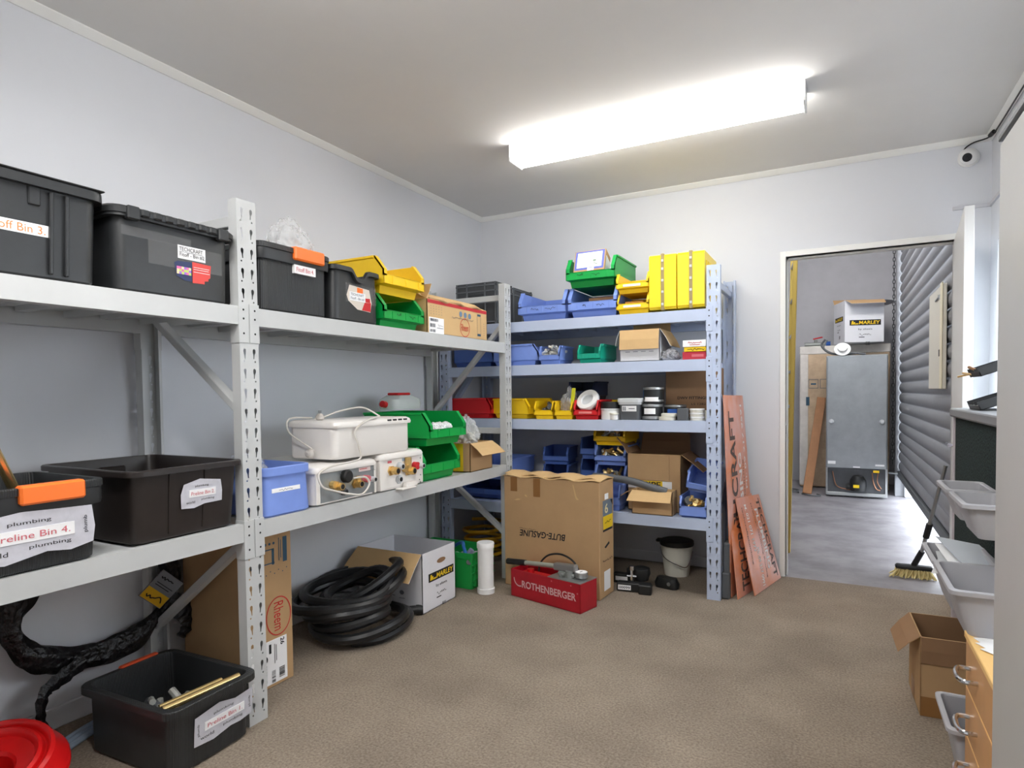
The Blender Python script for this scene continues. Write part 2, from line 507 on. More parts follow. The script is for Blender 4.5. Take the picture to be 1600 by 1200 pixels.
# open door leaf, edge on
leaf = thing('door_leaf', 'white open door leaf seen edge-on beside the doorway', 'door', (.628, 4.485, .012), 0)
lf = V((.550, 3.60, 0)) - V((.628, 4.485, 0)); ang = math.degrees(math.atan2(lf.y, lf.x))
leaf.rotation_euler = (0, 0, math.radians(ang))
MB().box(.004, .885, -.02, .02, 0, 2.10, c=.002).build('leaf_panel', CABDOOR, leaf)
hm = MB().cyl((.825, .02, .965), (.825, -.02 - .055, .965), .009, 10)
hm = MB().lathe([(.024, 0), (.024, .006), (.018, .009)], 16, M=Matrix.Translation((.825, -.02, .965)) @ Matrix.Rotation(PI / 2, 4, 'X'))
hm.cyl((.825, -.02, .965), (.825, -.072, .965), .009, 10).cyl((.833, -.066, .965), (.70, -.066, .965), .010, 10)
hm.build('lever_handle', CHROME, leaf, label='chrome lever handle')
MB().box(.884, .8865, -.011, .011, .88, 1.06, c=.001).build('lock_plate', STEEL, leaf)
# window in the side wall
win = MB()
for (a, b, c_, d_) in ((WY0, WY0 + .05, WZ0, WZ1), (WY1 - .05, WY1, WZ0, WZ1), (WY0, WY1, WZ0, WZ0 + .05), (WY0, WY1, WZ1 - .05, WZ1), ((WY0 + WY1) / 2 - .025, (WY0 + WY1) / 2 + .025, WZ0, WZ1)):
    win.box(XR + .03, XR + .09, a, b, c_, d_, c=.004)
win = struct(win.build('window_1', TRIM))
MB().box(XR + .058, XR + .062, WY0 + .05, (WY0 + WY1) / 2 - .025, WZ0 + .05, WZ1 - .05).build('pane', GLASSW, win)
MB().box(XR + .058, XR + .062, (WY0 + WY1) / 2 + .025, WY1 - .05, WZ0 + .05, WZ1 - .05).build('pane', GLASSW, win)
MB().box(XR - .02, XR + .03, WY0 - .04, WY1 + .02, WZ0 - .03, WZ0, c=.004).build('window_sill', TRIM, win)

# ------------------------------------------------------------------ the garage beyond the door
GX0, GX1, GY1, GZ = -.95, .66, 9.45, 3.5
struct(MB().box(GX0 - T, 1.0, YW, GY1 + T, -.05, -.001).build('floor_garage', CONC))
struct(MB().box(1.0, 12, -6, 16, -.06, -.004).build('ground_yard', mat('yard_bounce_grey', '828286', .9)))  # separate yard ground, grey chosen to limit light bounced onto the ceiling
struct(MB().box(GX0, GX1 + .3, GY1, GY1 + T, 0, GZ).build('wall_garage_back', GWALL))
struct(MB().box(GX0 - T, GX0, YW + T, GY1 + T, 0, GZ).build('wall_garage_left', GWALL))
g = MB()
g.box(GX1 + .05, GX1 + .17, YW + T, 4.86, 0, GZ).box(GX1 + .05, GX1 + .17, 8.5, GY1, 0, GZ).box(GX1 + .05, GX1 + .17, 4.86, 8.5, 3.0, GZ)
struct(g.build('wall_garage_right', GWALL))
struct(MB().box(GX0 - T, GX1 + .3, YW + T, GY1 + T, GZ, GZ + .06).build('ceiling_garage', CEIL))
# roller door: individual corrugated slats
rd = thing('roller_door', 'dark grey corrugated roller door raised slightly off the concrete', 'roller door', (GX1, 4.72, 0))
NS, pit = 24, .114
sl = MB()
prof = []
for i in range(9):
    a = i / 8
    prof.append((-.019 * math.sin(PI * a) ** .8, a * (pit - .010)))
prof += [(0.003, pit - .008), (0.003, pit + .006)]
sl.loft([[V((x, 0, z)) for x, z in prof], [V((x, 3.70, z)) for x, z in prof]], False, False, 0, True, None, False)
sme = sl.mesh('slat', 40); sme.materials.append(ROLL)
for i in range(NS):
    o = bpy.data.objects.new('slat', sme); COL.objects.link(o); o.parent = rd; o.location = (0, 0, .30 + i * pit)
MB().box(-.03, .012, 0, 3.70, .235, .30, c=.006).build('bottom_rail', GREYD, rd)
MB().box(-.05, .05, 3.71, 3.78, 0, 3.0, c=.003).build('guide_channel', ROLL, rd)
MB().cyl((-.02, 3.64, .27), (-.115, 3.67, .276), .012, 8).build('lock_bar', STEEL, rd)
# jamb post beside the roller door
struct(MB().box(.615, .70, 8.54, 8.62, 0, 3.2, c=.004).build('trim_5', GWALL))
# chain
ch = MB()
for i in range(66):
    z = 3.1 - i * .042
    if z < .4: break
    pts = [(.012 * math.cos(a) if i % 2 else 0, 0 if i % 2 else .012 * math.cos(a), z + .026 * math.sin(a)) for a in [k * PI / 4 for k in range(8)]]
    ch.tube(pts, .0045, 5, True)
ch = ch.build('hoist_chain', STEEL); ch.location = (.575, 8.3, 0)
ch['kind'] = 'stuff'
tag(ch, 'dark metal hoist chain hanging beside the roller door', 'chain')
MATS['dark_chain'] = mat('dark_chain', '3A3B3D', .5, metal=.5); ch.data.materials[0] = MATS['dark_chain']
# white kerb block outside under the door
tag(MB().box(.70, .92, 8.36, 8.50, 0, .42, c=.01).build('white_bollard', WHITE), 'white block standing outside below the roller door edge', 'bollard')
# fridge, back towards us
fr = thing('refrigerator', 'grey refrigerator turned backwards showing its compressor in the garage', 'refrigerator', (.205, 8.12, 0))
b = MB()
b.box(-.31, .31, .02, .62, .02, 1.645, c=.006)
b.build('cabinet', FRIDGE, fr)
MB().box(-.30, .30, .0, .022, .34, 1.635, c=.004).build('back_panel', FRIDGE, fr)
m2 = MB(); m2.box(-.29, .29, -.001, .02, .06, .335, c=.002).build('compressor_recess', mat('recess_dark', '4A4C50', .7, noise_amt=.3), fr)
m2 = MB(); m2.box(-.31, .31, -.012, .03, .02, .06, c=.004).box(-.31, -.29, -.012, .03, .06, .345).box(.29, .31, -.012, .03, .06, .345).build('base_frame', STEEL, fr)
m2 = MB(); m2.lathe([(.0, .09), (.08, .09), (.085, .15), (.08, .21), (.055, .255), (.02, .268), (0, .27)], 18, (.02, -.02, 0)).cyl((-.10, -.02, .13), (-.06, -.02, .13), .03, 10)
cp = m2.build('compressor', RUBBER, fr)
pl = front_pl(0, 0, -.104)
MB().plate(pl, -.03, .13, .03, .165, .002).build('warning_sticker', INKY, cp)
m2 = MB().tube(smooth_path([(.16, -.01, .30), (.17, -.02, .2), (.20, -.02, .12), (.24, -.01, .1)]), .006, 6).build('pipe', mat('copper', '9C6F55', .35, metal=.7), fr)
m2 = MB().tube(smooth_path([(.22, -.01, .30), (.21, -.02, .2), (.25, -.02, .12)]), .005, 6)
m2.build('pipe', MATS['copper'], fr)
MB().tube(smooth_path([(-.24, -.01, .3), (-.2, -.02, .14), (-.1, -.02, .1), (.0, -.02, .09)]), .006, 6).build('pipe', MATS['copper'], fr)
m2 = MB().box(.17, .23, -.01, .0, .30, .325).build('relay_box', YEL, fr)
for sx in (-1, 1):
    MB().lathe([(.028, 0), (.028, .012), (.018, .03), (0, .032)], 16, M=Matrix.Translation((sx * .255, 0, .88)) @ Matrix.Rotation(PI / 2, 4, 'X')).build('spacer_knob', LGREY, fr)
pl = front_pl(0, 0, 0)
MB().plate(pl, -.29, .385, -.21, .42).plate(pl, -.03, .35, .04, .365).plate(pl, .19, .375, .28, .395).build('rating_label', PAPER, fr)
# tall wrapped carton behind the fridge
wc = thing('wrapped_carton', 'tall brown carton in cloudy stretch wrap behind the refrigerator', 'carton', (.085, 8.80, 0))
MB().box(-.50, .49, 0, .55, .01, 1.80, c=.01).build('carton_body', WRAP, wc)
MB().box(-.505, -.40, -.004, .55, .02, 1.80, c=.01).box(-.508, .498, -.008, .552, 1.70, 1.806, c=.01).build('film_layer', WRAPC, wc)
pl = front_pl(0, 0, -.006)
pm = MB()
for u in (-.40, -.27, -.14): 
    for (a, b_, c_, d_) in ((u, 1.27, u + .11, 1.275), (u, 1.38, u + .11, 1.385), (u, 1.27, u + .005, 1.385), (u + .105, 1.27, u + .11, 1.385)): pm.rect(pl, a, b_, c_, d_)
pm.rect(pl, -.375, 1.315, -.315, 1.335).disc(pl, -.085, 1.33, .03)
pm.rect(pl, -.43, 1.05, -.39, 1.16)
pm.build('printed_symbols', INKT, wc)
# marley carton on top
def carton(parent, W, D, H, mo, mi_, flaps=(), closed=False, t=.004, seam=True, name='carton_body', fi=None):
    mb = MB()
    if closed:
        mb.box(-W / 2, W / 2, 0, D, 0, H, 0, .003)
        mb.build(name, [mo, mi_], parent)
        if seam: MB().box(-W / 2 + .003, W / 2 - .003, D / 2 - .02, D / 2 + .02, H - .001, H + .0012).build('tape_strip', TAPE, parent)
    else:
        mb.box(-W / 2, W / 2, 0, D, 0, t, 0, 0, None, {'+z': 1})
        mb.box(-W / 2, W / 2, 0, t, 0, H, 0, 0, None, {'+y': 1})
        mb.box(-W / 2, W / 2, D - t, D, 0, H, 0, 0, None, {'-y': 1})
        mb.box(-W / 2, -W / 2 + t, 0, D, 0, H, 0, 0, None, {'+x': 1})
        mb.box(W / 2 - t, W / 2, 0, D, 0, H, 0, 0, None, {'-x': 1})
        mb.build(name, [mo, mi_], parent)
    for (side, L, a, tap) in flaps:
        a = math.radians(a)
        out, e, hinge, half = {'f': (V((0, -1, 0)), V((1, 0, 0)), V((0, 0, H)), W / 2), 'b': (V((0, 1, 0)), V((-1, 0, 0)), V((0, D, H)), W / 2),
                               'l': (V((-1, 0, 0)), V((0, -1, 0)), V((-W / 2, D / 2, H)), D / 2), 'r': (V((1, 0, 0)), V((0, 1, 0)), V((W / 2, D / 2, H)), D / 2)}[side]
        d = V((0, 0, 1)) * math.cos(a) + out * math.sin(a)
        n = V((0, 0, 1)) * math.sin(a) - out * math.cos(a)      # inner side
        h2 = half - .002; hinge = hinge + out * .001
        q = [hinge - e * h2, hinge + e * h2, hinge + e * (h2 - tap) + d * L, hinge - e * (h2 - tap) + d * L]
        mid = [(q[1] * .5 + q[2] * .5) + n * .004, (q[0] * .5 + q[3] * .5) + n * .004]
        loop = [q[0], q[1], mid[0], q[2], q[3], mid[1]]
        vs = [p + n * .0015 for p in loop] + [p - n * .0015 for p in loop]
        fb = MB()
        fb.add(vs, [(0, 1, 2, 5), (5, 2, 3, 4)], 1)
        o = len(fb.v) - 12
        for f in ((11, 8, 7, 6), (10, 9, 8, 11), (0, 6, 7, 1), (1, 7, 8, 2), (2, 8, 9, 3), (3, 9, 10, 4), (4, 10, 11, 5), (5, 11, 6, 0)):
            fb.f.append(f); fb.m.append(0); fb.s.append(False)
        fb.build('flap', [mo, fi or mi_], parent)

def marley_print(parent, pl, cu, vtop, wd, small=True):
    # logo bar and small lines; cu centre, vtop top of the bar, wd width of the bar
    bh = wd * .19
    lb = MB().plate(pl, cu - wd / 2, vtop - bh, cu + wd / 2, vtop, .0012).build('logo_bar', INK, parent)
    t = MB()
    t.txt(pl, 'MARLEY', cu + wd * .135, vtop - bh / 2, wd * .66, bh * .62, .002, 0, True, .12)
    for k in range(3):
        t.poly(pl, [(cu + wd * (-.45 + .055 * k), vtop - bh * (.82 - .0 * k)), (cu + wd * (-.40 + .055 * k), vtop - bh * .82), (cu + wd * (-.375 + .055 * k), vtop - bh * (.18 + .22 * k)), (cu + wd * (-.43 + .055 * k), vtop - bh * (.18 + .22 * k))], .002)
    t.rect(pl, cu - wd * .30, vtop - bh * .82, cu - wd * .22, vtop - bh * .62, .002)
    t.build('lettering', INKY, lb)
    t = MB()
    t.txt(pl, 'by aliaxis', cu, vtop - bh * 1.75, wd * .44, bh * .42, .0012)
    t.scribble(pl, cu, vtop - bh * 2.75, wd * .38, bh * .5, 14, wd * .010, .0012, 0, 6)
    t.rect(pl, cu - wd * .2, vtop - bh * 3.25, cu - wd * .02, vtop - bh * 3.12)
    t.barcode(pl, cu + wd * .02, vtop - bh * 4.7, cu + wd * .17, vtop - bh * 4.0, 7)
    t.build('lettering', INK, parent)

m2 = thing('carton', 'white open carton with yellow and black logo on top of the wrapped carton', 'carton', (.29, 8.50, 1.813), 16)
carton(m2, .43, .42, .50, WHITEC, WHITEC, [('f', .15, 112, .03), ('r', .17, 98, .02), ('b', .15, 60, .02)], fi=KRAFT)
marley_print(m2, front_pl(0, 0, -.0006), 0.01, .265, .34)
marley_print(m2, PL((-.2156, .21, 0), (0, -1, 0), (0, 0, 1)), 0.0, .32, .30)
# clutter on top of the fridge: downlight ring, tangled fittings
dl_ = thing('downlight', 'round white downlight ring lying on the refrigerator top edge', 'light fitting', (.06, 8.17, 1.648))
MB().lathe([(.05, .05), (.05, .012), (.085, .008), (.088, .0), (.06, .0), (.048, .02), (.048, .048)], 24, M=Matrix.Translation((0, 0, .07)) @ Matrix.Rotation(math.radians(62), 4, 'X')).build('trim_ring', WHITE, dl_)
MB().lathe([(.0, .02), (.047, .02)], 20, M=Matrix.Translation((0, 0, .07)) @ Matrix.Rotation(math.radians(62), 4, 'X'), cap0=False).build('lamp_face', PAPER, dl_)
t = MB().tube(smooth_path([(-.12, 8.3, 1.85), (-.16, 8.3, 1.78), (-.10, 8.22, 1.70), (.0, 8.25, 1.665), (.15, 8.3, 1.68), (.3, 8.28, 1.66)]), .012, 7)
t.tube(smooth_path([(-.10, 8.3, 1.84), (-.13, 8.28, 1.74), (.02, 8.3, 1.662), (.2, 8.22, 1.665)]), .008, 6)
tag(t.build('power_cable', GREYD), 'tangled dark cable spilling over the refrigerator top', 'cable')
vt = thing('tap_valve', 'red-handled valve fitting lying on the wrapped carton', 'valve', (-.24, 8.95, 1.806))
MB().cyl((-.13, 0, .03), (.12, 0, .03), .028, 12).cyl((0, 0, .03), (0, 0, .09), .02, 10).build('valve_body', CAST, vt)
MB().bar((-.03, 0, .1), (.08, -.02, .12), .03, .015, c=.004).build('lever', RED, vt)
MB().cyl((.12, 0, .03), (.17, 0, .03), .034, 12).build('end_cap', INKB, vt)
# timber plank
pk = MB().bar((-.31, 8.22, .0), (-.165, 8.74, 1.15), .10, .035, 0, (0, 1, .3), .004)
tag(pk.build('timber_plank', TIMBER), 'brown timber plank leaning on the wrapped carton', 'plank')
t = MB().tube(smooth_path([(-.5 + .10 * math.cos(a), 8.2 + .10 * math.sin(a) * .8, .012 + .004 * a) for a in [k * .6 for k in range(20)]], 2), .009, 6)
t.tube(smooth_path([(-.36, 8.12, .012), (-.25, 8.02, .012), (-.16, 8.08, .012), (-.2, 8.16, .012)]), .008, 6)
tag(t.build('cable_coil', GREYD), 'dark cable coiled on the concrete at the plank foot', 'cable')
# yellow ladder just inside the door
ld = thing('ladder', 'yellow ladder stile standing beyond the door frame', 'ladder', (-.345, 5.2, 0))
MB().bar((.02, 0, 0), (.075, .0, 2.75), .03, .06, 0, (0, 1, 0), .003).build('stile', mat('ladder_yellow', 'BFA14A', .5), ld)
MB().bar((-.02, .36, 0), (.035, .36, 2.75), .03, .06, 0, (0, 1, 0), .003).build('stile', MATS['ladder_yellow'], ld)
for k in range(9):
    MB().cyl((.025 + .0055 * k, 0.01, .28 + k * .28), (-.015 + .0055 * k, .35, .28 + k * .28), .014, 8).build('rung', STEEL, ld)
# meter box on the wall beside the roller door
bx = thing('meter_box', 'beige metal cupboard with a hook mounted in front of the roller door', 'meter box', (.612, 4.90, 1.25))
MB().box(0, .024, 0, .66, 0, .69, c=.004).build('cupboard_body', BEIGE, bx)
MB().box(-.006, .001, -.005, .08, 0, .70, c=.003).build('edge_fold', BEIGEL, bx)
MB().cyl((-.004, .12, .62), (-.004, .30, .61), .006, 8).cyl((0, .12, .6), (-.004, .12, .63), .01, 8).build('hook', STEEL, bx)
MB().box(-.003, .0, .11, .15, .22, .265).build('lock_slot', DARKHOLE, bx)
# batten lamps: the room one, plus two added unseen as fill
def batten(loc, L, label, dm, rz=0):
    t = thing('ceiling_light', label, 'light', loc, rz)
    MB().box(-L / 2, L / 2, -.060, .060, -.024, 0, c=.004).build('lamp_body', WHITE, t)
    d = MB(); d.loft([[V((x, y, z)) for y, z in ((-.080, -.022), (-.086, -.070), (-.066, -.094), (.066, -.094), (.086, -.070), (.080, -.022))] for x in (-L / 2 + .012, L / 2 - .012)], True, True, 0, False)
    d.build('diffuser', dm, t)
    for sx in (-1, 1):
        MB().box(sx * L / 2, sx * (L / 2 - .012), -.08, .08, -.10, -.002, c=.003).build('end_cap', WHITE, t)
    return t
batten((-.922, 3.335, ZC), 1.575, 'long white batten light glowing on the ceiling', DIFF)
rear_fill = batten((-.95, .62, ZC - .16), 1.60, 'added unseen fill batten hung from the ceiling above the camera end of the room', DIFFR)  # added out of view, hung low to brighten the ceiling
for sx in (-.6, .6): MB().cyl((sx, 0, 0), (sx, 0, .16), .008, 8).build('fill_lamp_rod', STEEL, rear_fill)
batten((0, 6.8, GZ), 1.5, 'added unseen fill batten on the garage ceiling', DIFFG)  # added out of view to brighten the garage
# broom
br = thing('broom', 'grey broom with yellow bristles leaning by the doorway', 'broom', (.47, 4.83, 0))
MB().box(-.115, .10, -.03, .03, .055, .085, c=.01).build('broom_head', RUBBER, br)
bb = MB(); rnd = random.Random(3)
for i in range(150):
    x = rnd.uniform(-.11, .095); y = rnd.uniform(-.026, .026); sx = rnd.uniform(-.035, .02) + (x * .25); sy = rnd.uniform(-.03, .03)
    bb.tube([(x, y, .058), (x + sx * .4, y + sy * .4, .03), (x + sx, y + sy, .004)], .004, 4)
bb = bb.build('bristles', BRISTLE, br); bb['kind'] = 'stuff'
MB().cyl((-.01, 0, .085), (.03, -.04, .19), .018, 10).build('socket', RUBBER, br)
MB().cyl((.03, -.04, .19), (.13, -.22, .78), .012, 10).build('handle', STEEL, br)
MB().cyl((.048, -.07, .29), (.064, -.1, .385), .019, 10).build('telescopic_collar', RUBBER, br)
# ceiling-corner camera
dc = thing('security_camera', 'white dome security camera on the back wall near the ceiling', 'camera', (.677, YW, 2.60))
Mc = Matrix.Translation((0, 0, 0)) @ Matrix.Rotation(PI / 2, 4, 'X')
MB().lathe([(.0, 0), (.052, 0), (.054, .018), (.048, .024), (.0, .024)], 24, M=Mc).build('mount', WHITE, dc)
Mc2 = Matrix.Translation((0, -.03, -.002)) @ Matrix.Rotation(math.radians(-22), 4, 'Z') @ Matrix.Rotation(math.radians(106), 4, 'X')
MB().lathe([(.041, -.015), (.044, .0), (.04, .02), (.03, .034), (.024, .037)], 24, M=Mc2).build('eyeball', WHITE, dc)
MB().lathe([(.024, .033), (.024, .039), (.012, .04), (.0, .038)], 20, M=Mc2, cap0=False).build('lens', LENS, dc)
cb = MB().tube(smooth_path([(.655, YW - .01, 2.648), (.668, YW - .012, 2.664), (.70, YW - .02, 2.680), (.745, YW - .03, 2.686), (.765, 4.45, 2.687), (.772, 4.36, 2.682), (.775, 4.2, 2.676), (.775, 3.0, 2.676), (.775, 1.0, 2.676)]), .004, 6)
cb.cyl((.766, 4.42, 2.686), (.771, 4.35, 2.682), .012, 8)
tag(cb.build('camera_cable', RUBBER), 'black cable run along the cornice from the security camera', 'cable')

# ------------------------------------------------------------------ longspan racks
def upright_mesh(wd, H, m, pitch=.075, ret=.045):
    """C-section upright, front face at y=0 with real punched holes, centred on x"""
    bm = bmesh.new()
    n = int((H - .03) / pitch)
    z0 = H - n * pitch - .01
    def strip(za, zb):
        vs = [bm.verts.new((x, 0, z)) for x, z in ((-wd / 2, za), (wd / 2, za), (wd / 2, zb), (-wd / 2, zb))]
        bm.faces.new(vs)
    # template module
    tb = bmesh.new()
    def loop(pts):
        vs = [tb.verts.new((x, 0, z)) for x, z in pts]
        return [tb.edges.new((vs[i], vs[(i + 1) % len(vs)])) for i in range(len(vs))]
    es = loop([(-wd / 2, 0), (wd / 2, 0), (wd / 2, pitch), (-wd / 2, pitch)])
    for sx in (-1, 1):
        cx = sx * wd * .25
        tear = [(cx - sx * .004, .018), (cx - sx * .0005, .018), (cx + sx * .002, .034), (cx + sx * .006, .042), (cx + sx * .006, .052), (cx, .057), (cx - sx * .006, .052), (cx - sx * .006, .042), (cx - sx * .004, .034)]
        es += loop(tear)
        es += loop([(cx + sx * .004 + .0036 * math.cos(a), .0695 - .066 + .0036 * math.sin(a) + .004) for a in [k * PI / 3 for k in range(6)]])
    bmesh.ops.triangle_fill(tb, edges=es, use_beauty=True, normal=(0, -1, 0))
    tb.verts.ensure_lookup_table()
    # drop triangles inside holes
    def inside(px, pz, poly):
        c = False; j = len(poly) - 1
        for i in range(len(poly)):
            if (poly[i][1] > pz) != (poly[j][1] > pz) and px < (poly[j][0] - poly[i][0]) * (pz - poly[i][1]) / (poly[j][1] - poly[i][1]) + poly[i][0]: c = not c
            j = i
        return c
    tv = [v.co.copy() for v in tb.verts]; tb.verts.index_update()
    tf = [[v.index for v in f.verts] for f in tb.faces]
    tb.free()
    for i in range(n):
        zz = z0 + i * pitch
        vs = [bm.verts.new((c.x, 0, c.z + zz)) for c in tv]
        for f in tf:
            try: bm.faces.new([vs[k] for k in f])
            except ValueError: pass
    strip(0, z0); strip(z0 + n * pitch, H)
    for sx in (-1, 1):
        a = sx * wd / 2
        q = [(a, 0), (a, ret), (a - sx * .012, ret), (a - sx * .012, ret - .003), (a - sx * .003, ret - .003), (a - sx * .003, .002)]
        for i in range(5):
            vs = [bm.verts.new((*q[i], 0)), bm.verts.new((*q[i + 1], 0)), bm.verts.new((*q[i + 1], H)), bm.verts.new((*q[i], H))]
            bm.faces.new(vs)
    bmesh.ops.remove_doubles(bm, verts=bm.verts, dist=.00005)
    bmesh.ops.recalc_face_normals(bm, faces=bm.faces)
    me = bpy.data.meshes.new('upright'); bm.to_mesh(me); bm.free()
    me.materials.append(m)
    return me

def link(name, me, parent, loc=(0, 0, 0), rz=0):
    o = bpy.data.objects.new(name, me); COL.objects.link(o); o.parent = parent; o.location = loc; o.rotation_euler = (0, 0, rz)
    return o

def make_rack(label, loc, rz, posts, wd, depth, H, zs, bh, m, frames, H0=None):
    t = thing('shelving_rack', label, 'shelving', loc, rz)
    um = upright_mesh(wd, H, m)
    for ix, x in enumerate(posts):
        if ix == 0 and H0:
            u0 = upright_mesh(wd, H0, m)
            link('upright', u0, t, (x, 0, 0)); link('upright', u0, t, (x, depth, 0), PI)
            continue
        link('upright', um, t, (x, 0, 0)); link('upright', um, t, (x, depth, 0), PI)
    for x, segs, hz in [(posts[i], *frames[i]) for i in range(len(posts))]:
        for (zf, zb) in segs:
            MB().bar((x, .035, zf), (x, depth - .035, zb), .03, .042, 0, (1, 0, 0), .003).build('brace', m, t)
        for z in hz:
            MB().box(x - .015, x + .015, .03, depth - .03, z - .02, z + .02, c=.003).build('crossbar', m, t)
        for yy in (0, depth):
            MB().box(x - wd / 2 + .003, x + wd / 2 - .003, (.003 if yy == 0 else depth - .043), (.043 if yy == 0 else depth - .003), 0, .004).build('foot_plate', m, t)
    for a, b in zip(posts, posts[1:]):
        x0 = a + wd / 2; x1 = b - wd / 2; L = x1 - x0
        bm_ = MB().prism([(.0, 0), (.0, -bh), (.045, -bh), (.045, -.014), (.032, -.014), (.032, 0)], 'x', x0, x1).mesh('beam'); bm_.materials.append(m)
        br = MB()
        br.box(x0 - wd / 2 + .002, x0 + .002, -.0035, -.0005, -.135, .012, c=.001).box(x0 - .0005, x0 + .003, -.003, .045, -.135, .012)
        bk = br.mesh('bracket'); bk.materials.append(m)
        br = MB().box(x1 - .002, x1 + wd / 2 - .002, -.0035, -.0005, -.135, .012, c=.001).box(x1 - .003, x1 + .0005, -.003, .045, -.135, .012)
        bk2 = br.mesh('bracket'); bk2.materials.append(m)
        dots = MB(); 
        for xx in (x0 - wd * .25 + .004, x1 + wd * .25 - .004):
            for zz in (-.012, -.045, -.10):
                dots.disc(front_pl(0, 0, -.0036), xx, zz, .0042, h=.0003, n=10)
        dm = dots.mesh('bolt_hole'); dm.materials.append(DARKHOLE)
        n = max(3, round(L / .285)); pw = L / n
        pn = MB()
        pn.box(.003, pw - .003, .046, depth - .046, -.009, -.004).box(.003, .006, .046, depth - .046, -.034, -.004).box(pw - .006, pw - .003, .046, depth - .046, -.034, -.004)
        pn.box(.012, .018, .05, depth - .05, -.034, -.031).box(pw * .5 - .02, pw * .5 + .02, .05, depth - .05, -.026, -.008)
        pm = pn.mesh('shelf_panel'); pm.materials.append(m)
        for z in zs:
            f = link('beam', bm_, t, (0, 0, z)); link('bracket', bk, f); link('bracket', bk2, f); link('bolt_hole', dm, f)
            f2 = link('beam', bm_, t, (x0 + x1, depth, z), PI); link('bracket', bk, f2); link('bracket', bk2, f2)
            for k in range(n):
                link('shelf_panel', pm, t, (x0 + k * pw, 0, z))
    return t

LX, LZ1, LZ2 = -1.965, 1.5925, .777
PA = 1.6165; BAY = 2.083
rackL = make_rack('off-white perforated steel shelving rack along the long plain wall', (LX, 0, 0), 90, [PA - BAY, PA, PA + BAY], .085, .645, 1.99, [LZ1, LZ2], .068, RACKW,
                  [([(1.21, 1.60), (.69, .30)], [.06, 1.92]), ([(1.19, 1.62), (.71, .28)], [.06, 1.92]), ([(1.72, 1.12), (.30, .74)], [1.0, 1.90])])
RY, BZ = 3.81, [1.7455, 1.447, 1.0765, .4836]
rackB = make_rack('blue-grey perforated steel shelving rack across the end wall', (0, RY, 0), 0, [-2.560, -.647], .078, .66, 2.0, BZ, .070, RACKB,
                  [([(1.1, 1.6)], [.08, 1.72]), ([(.5, .9), (1.3, .95)], [.08, 1.905])], 1.80)

def atL(y, z, inset=0.0):            # on the long rack, front edge: y along the wall
    return (LX - inset, y, z + .0005)
def atB(x, z, inset=0.0):
    return (x, RY + inset, z + .0005)

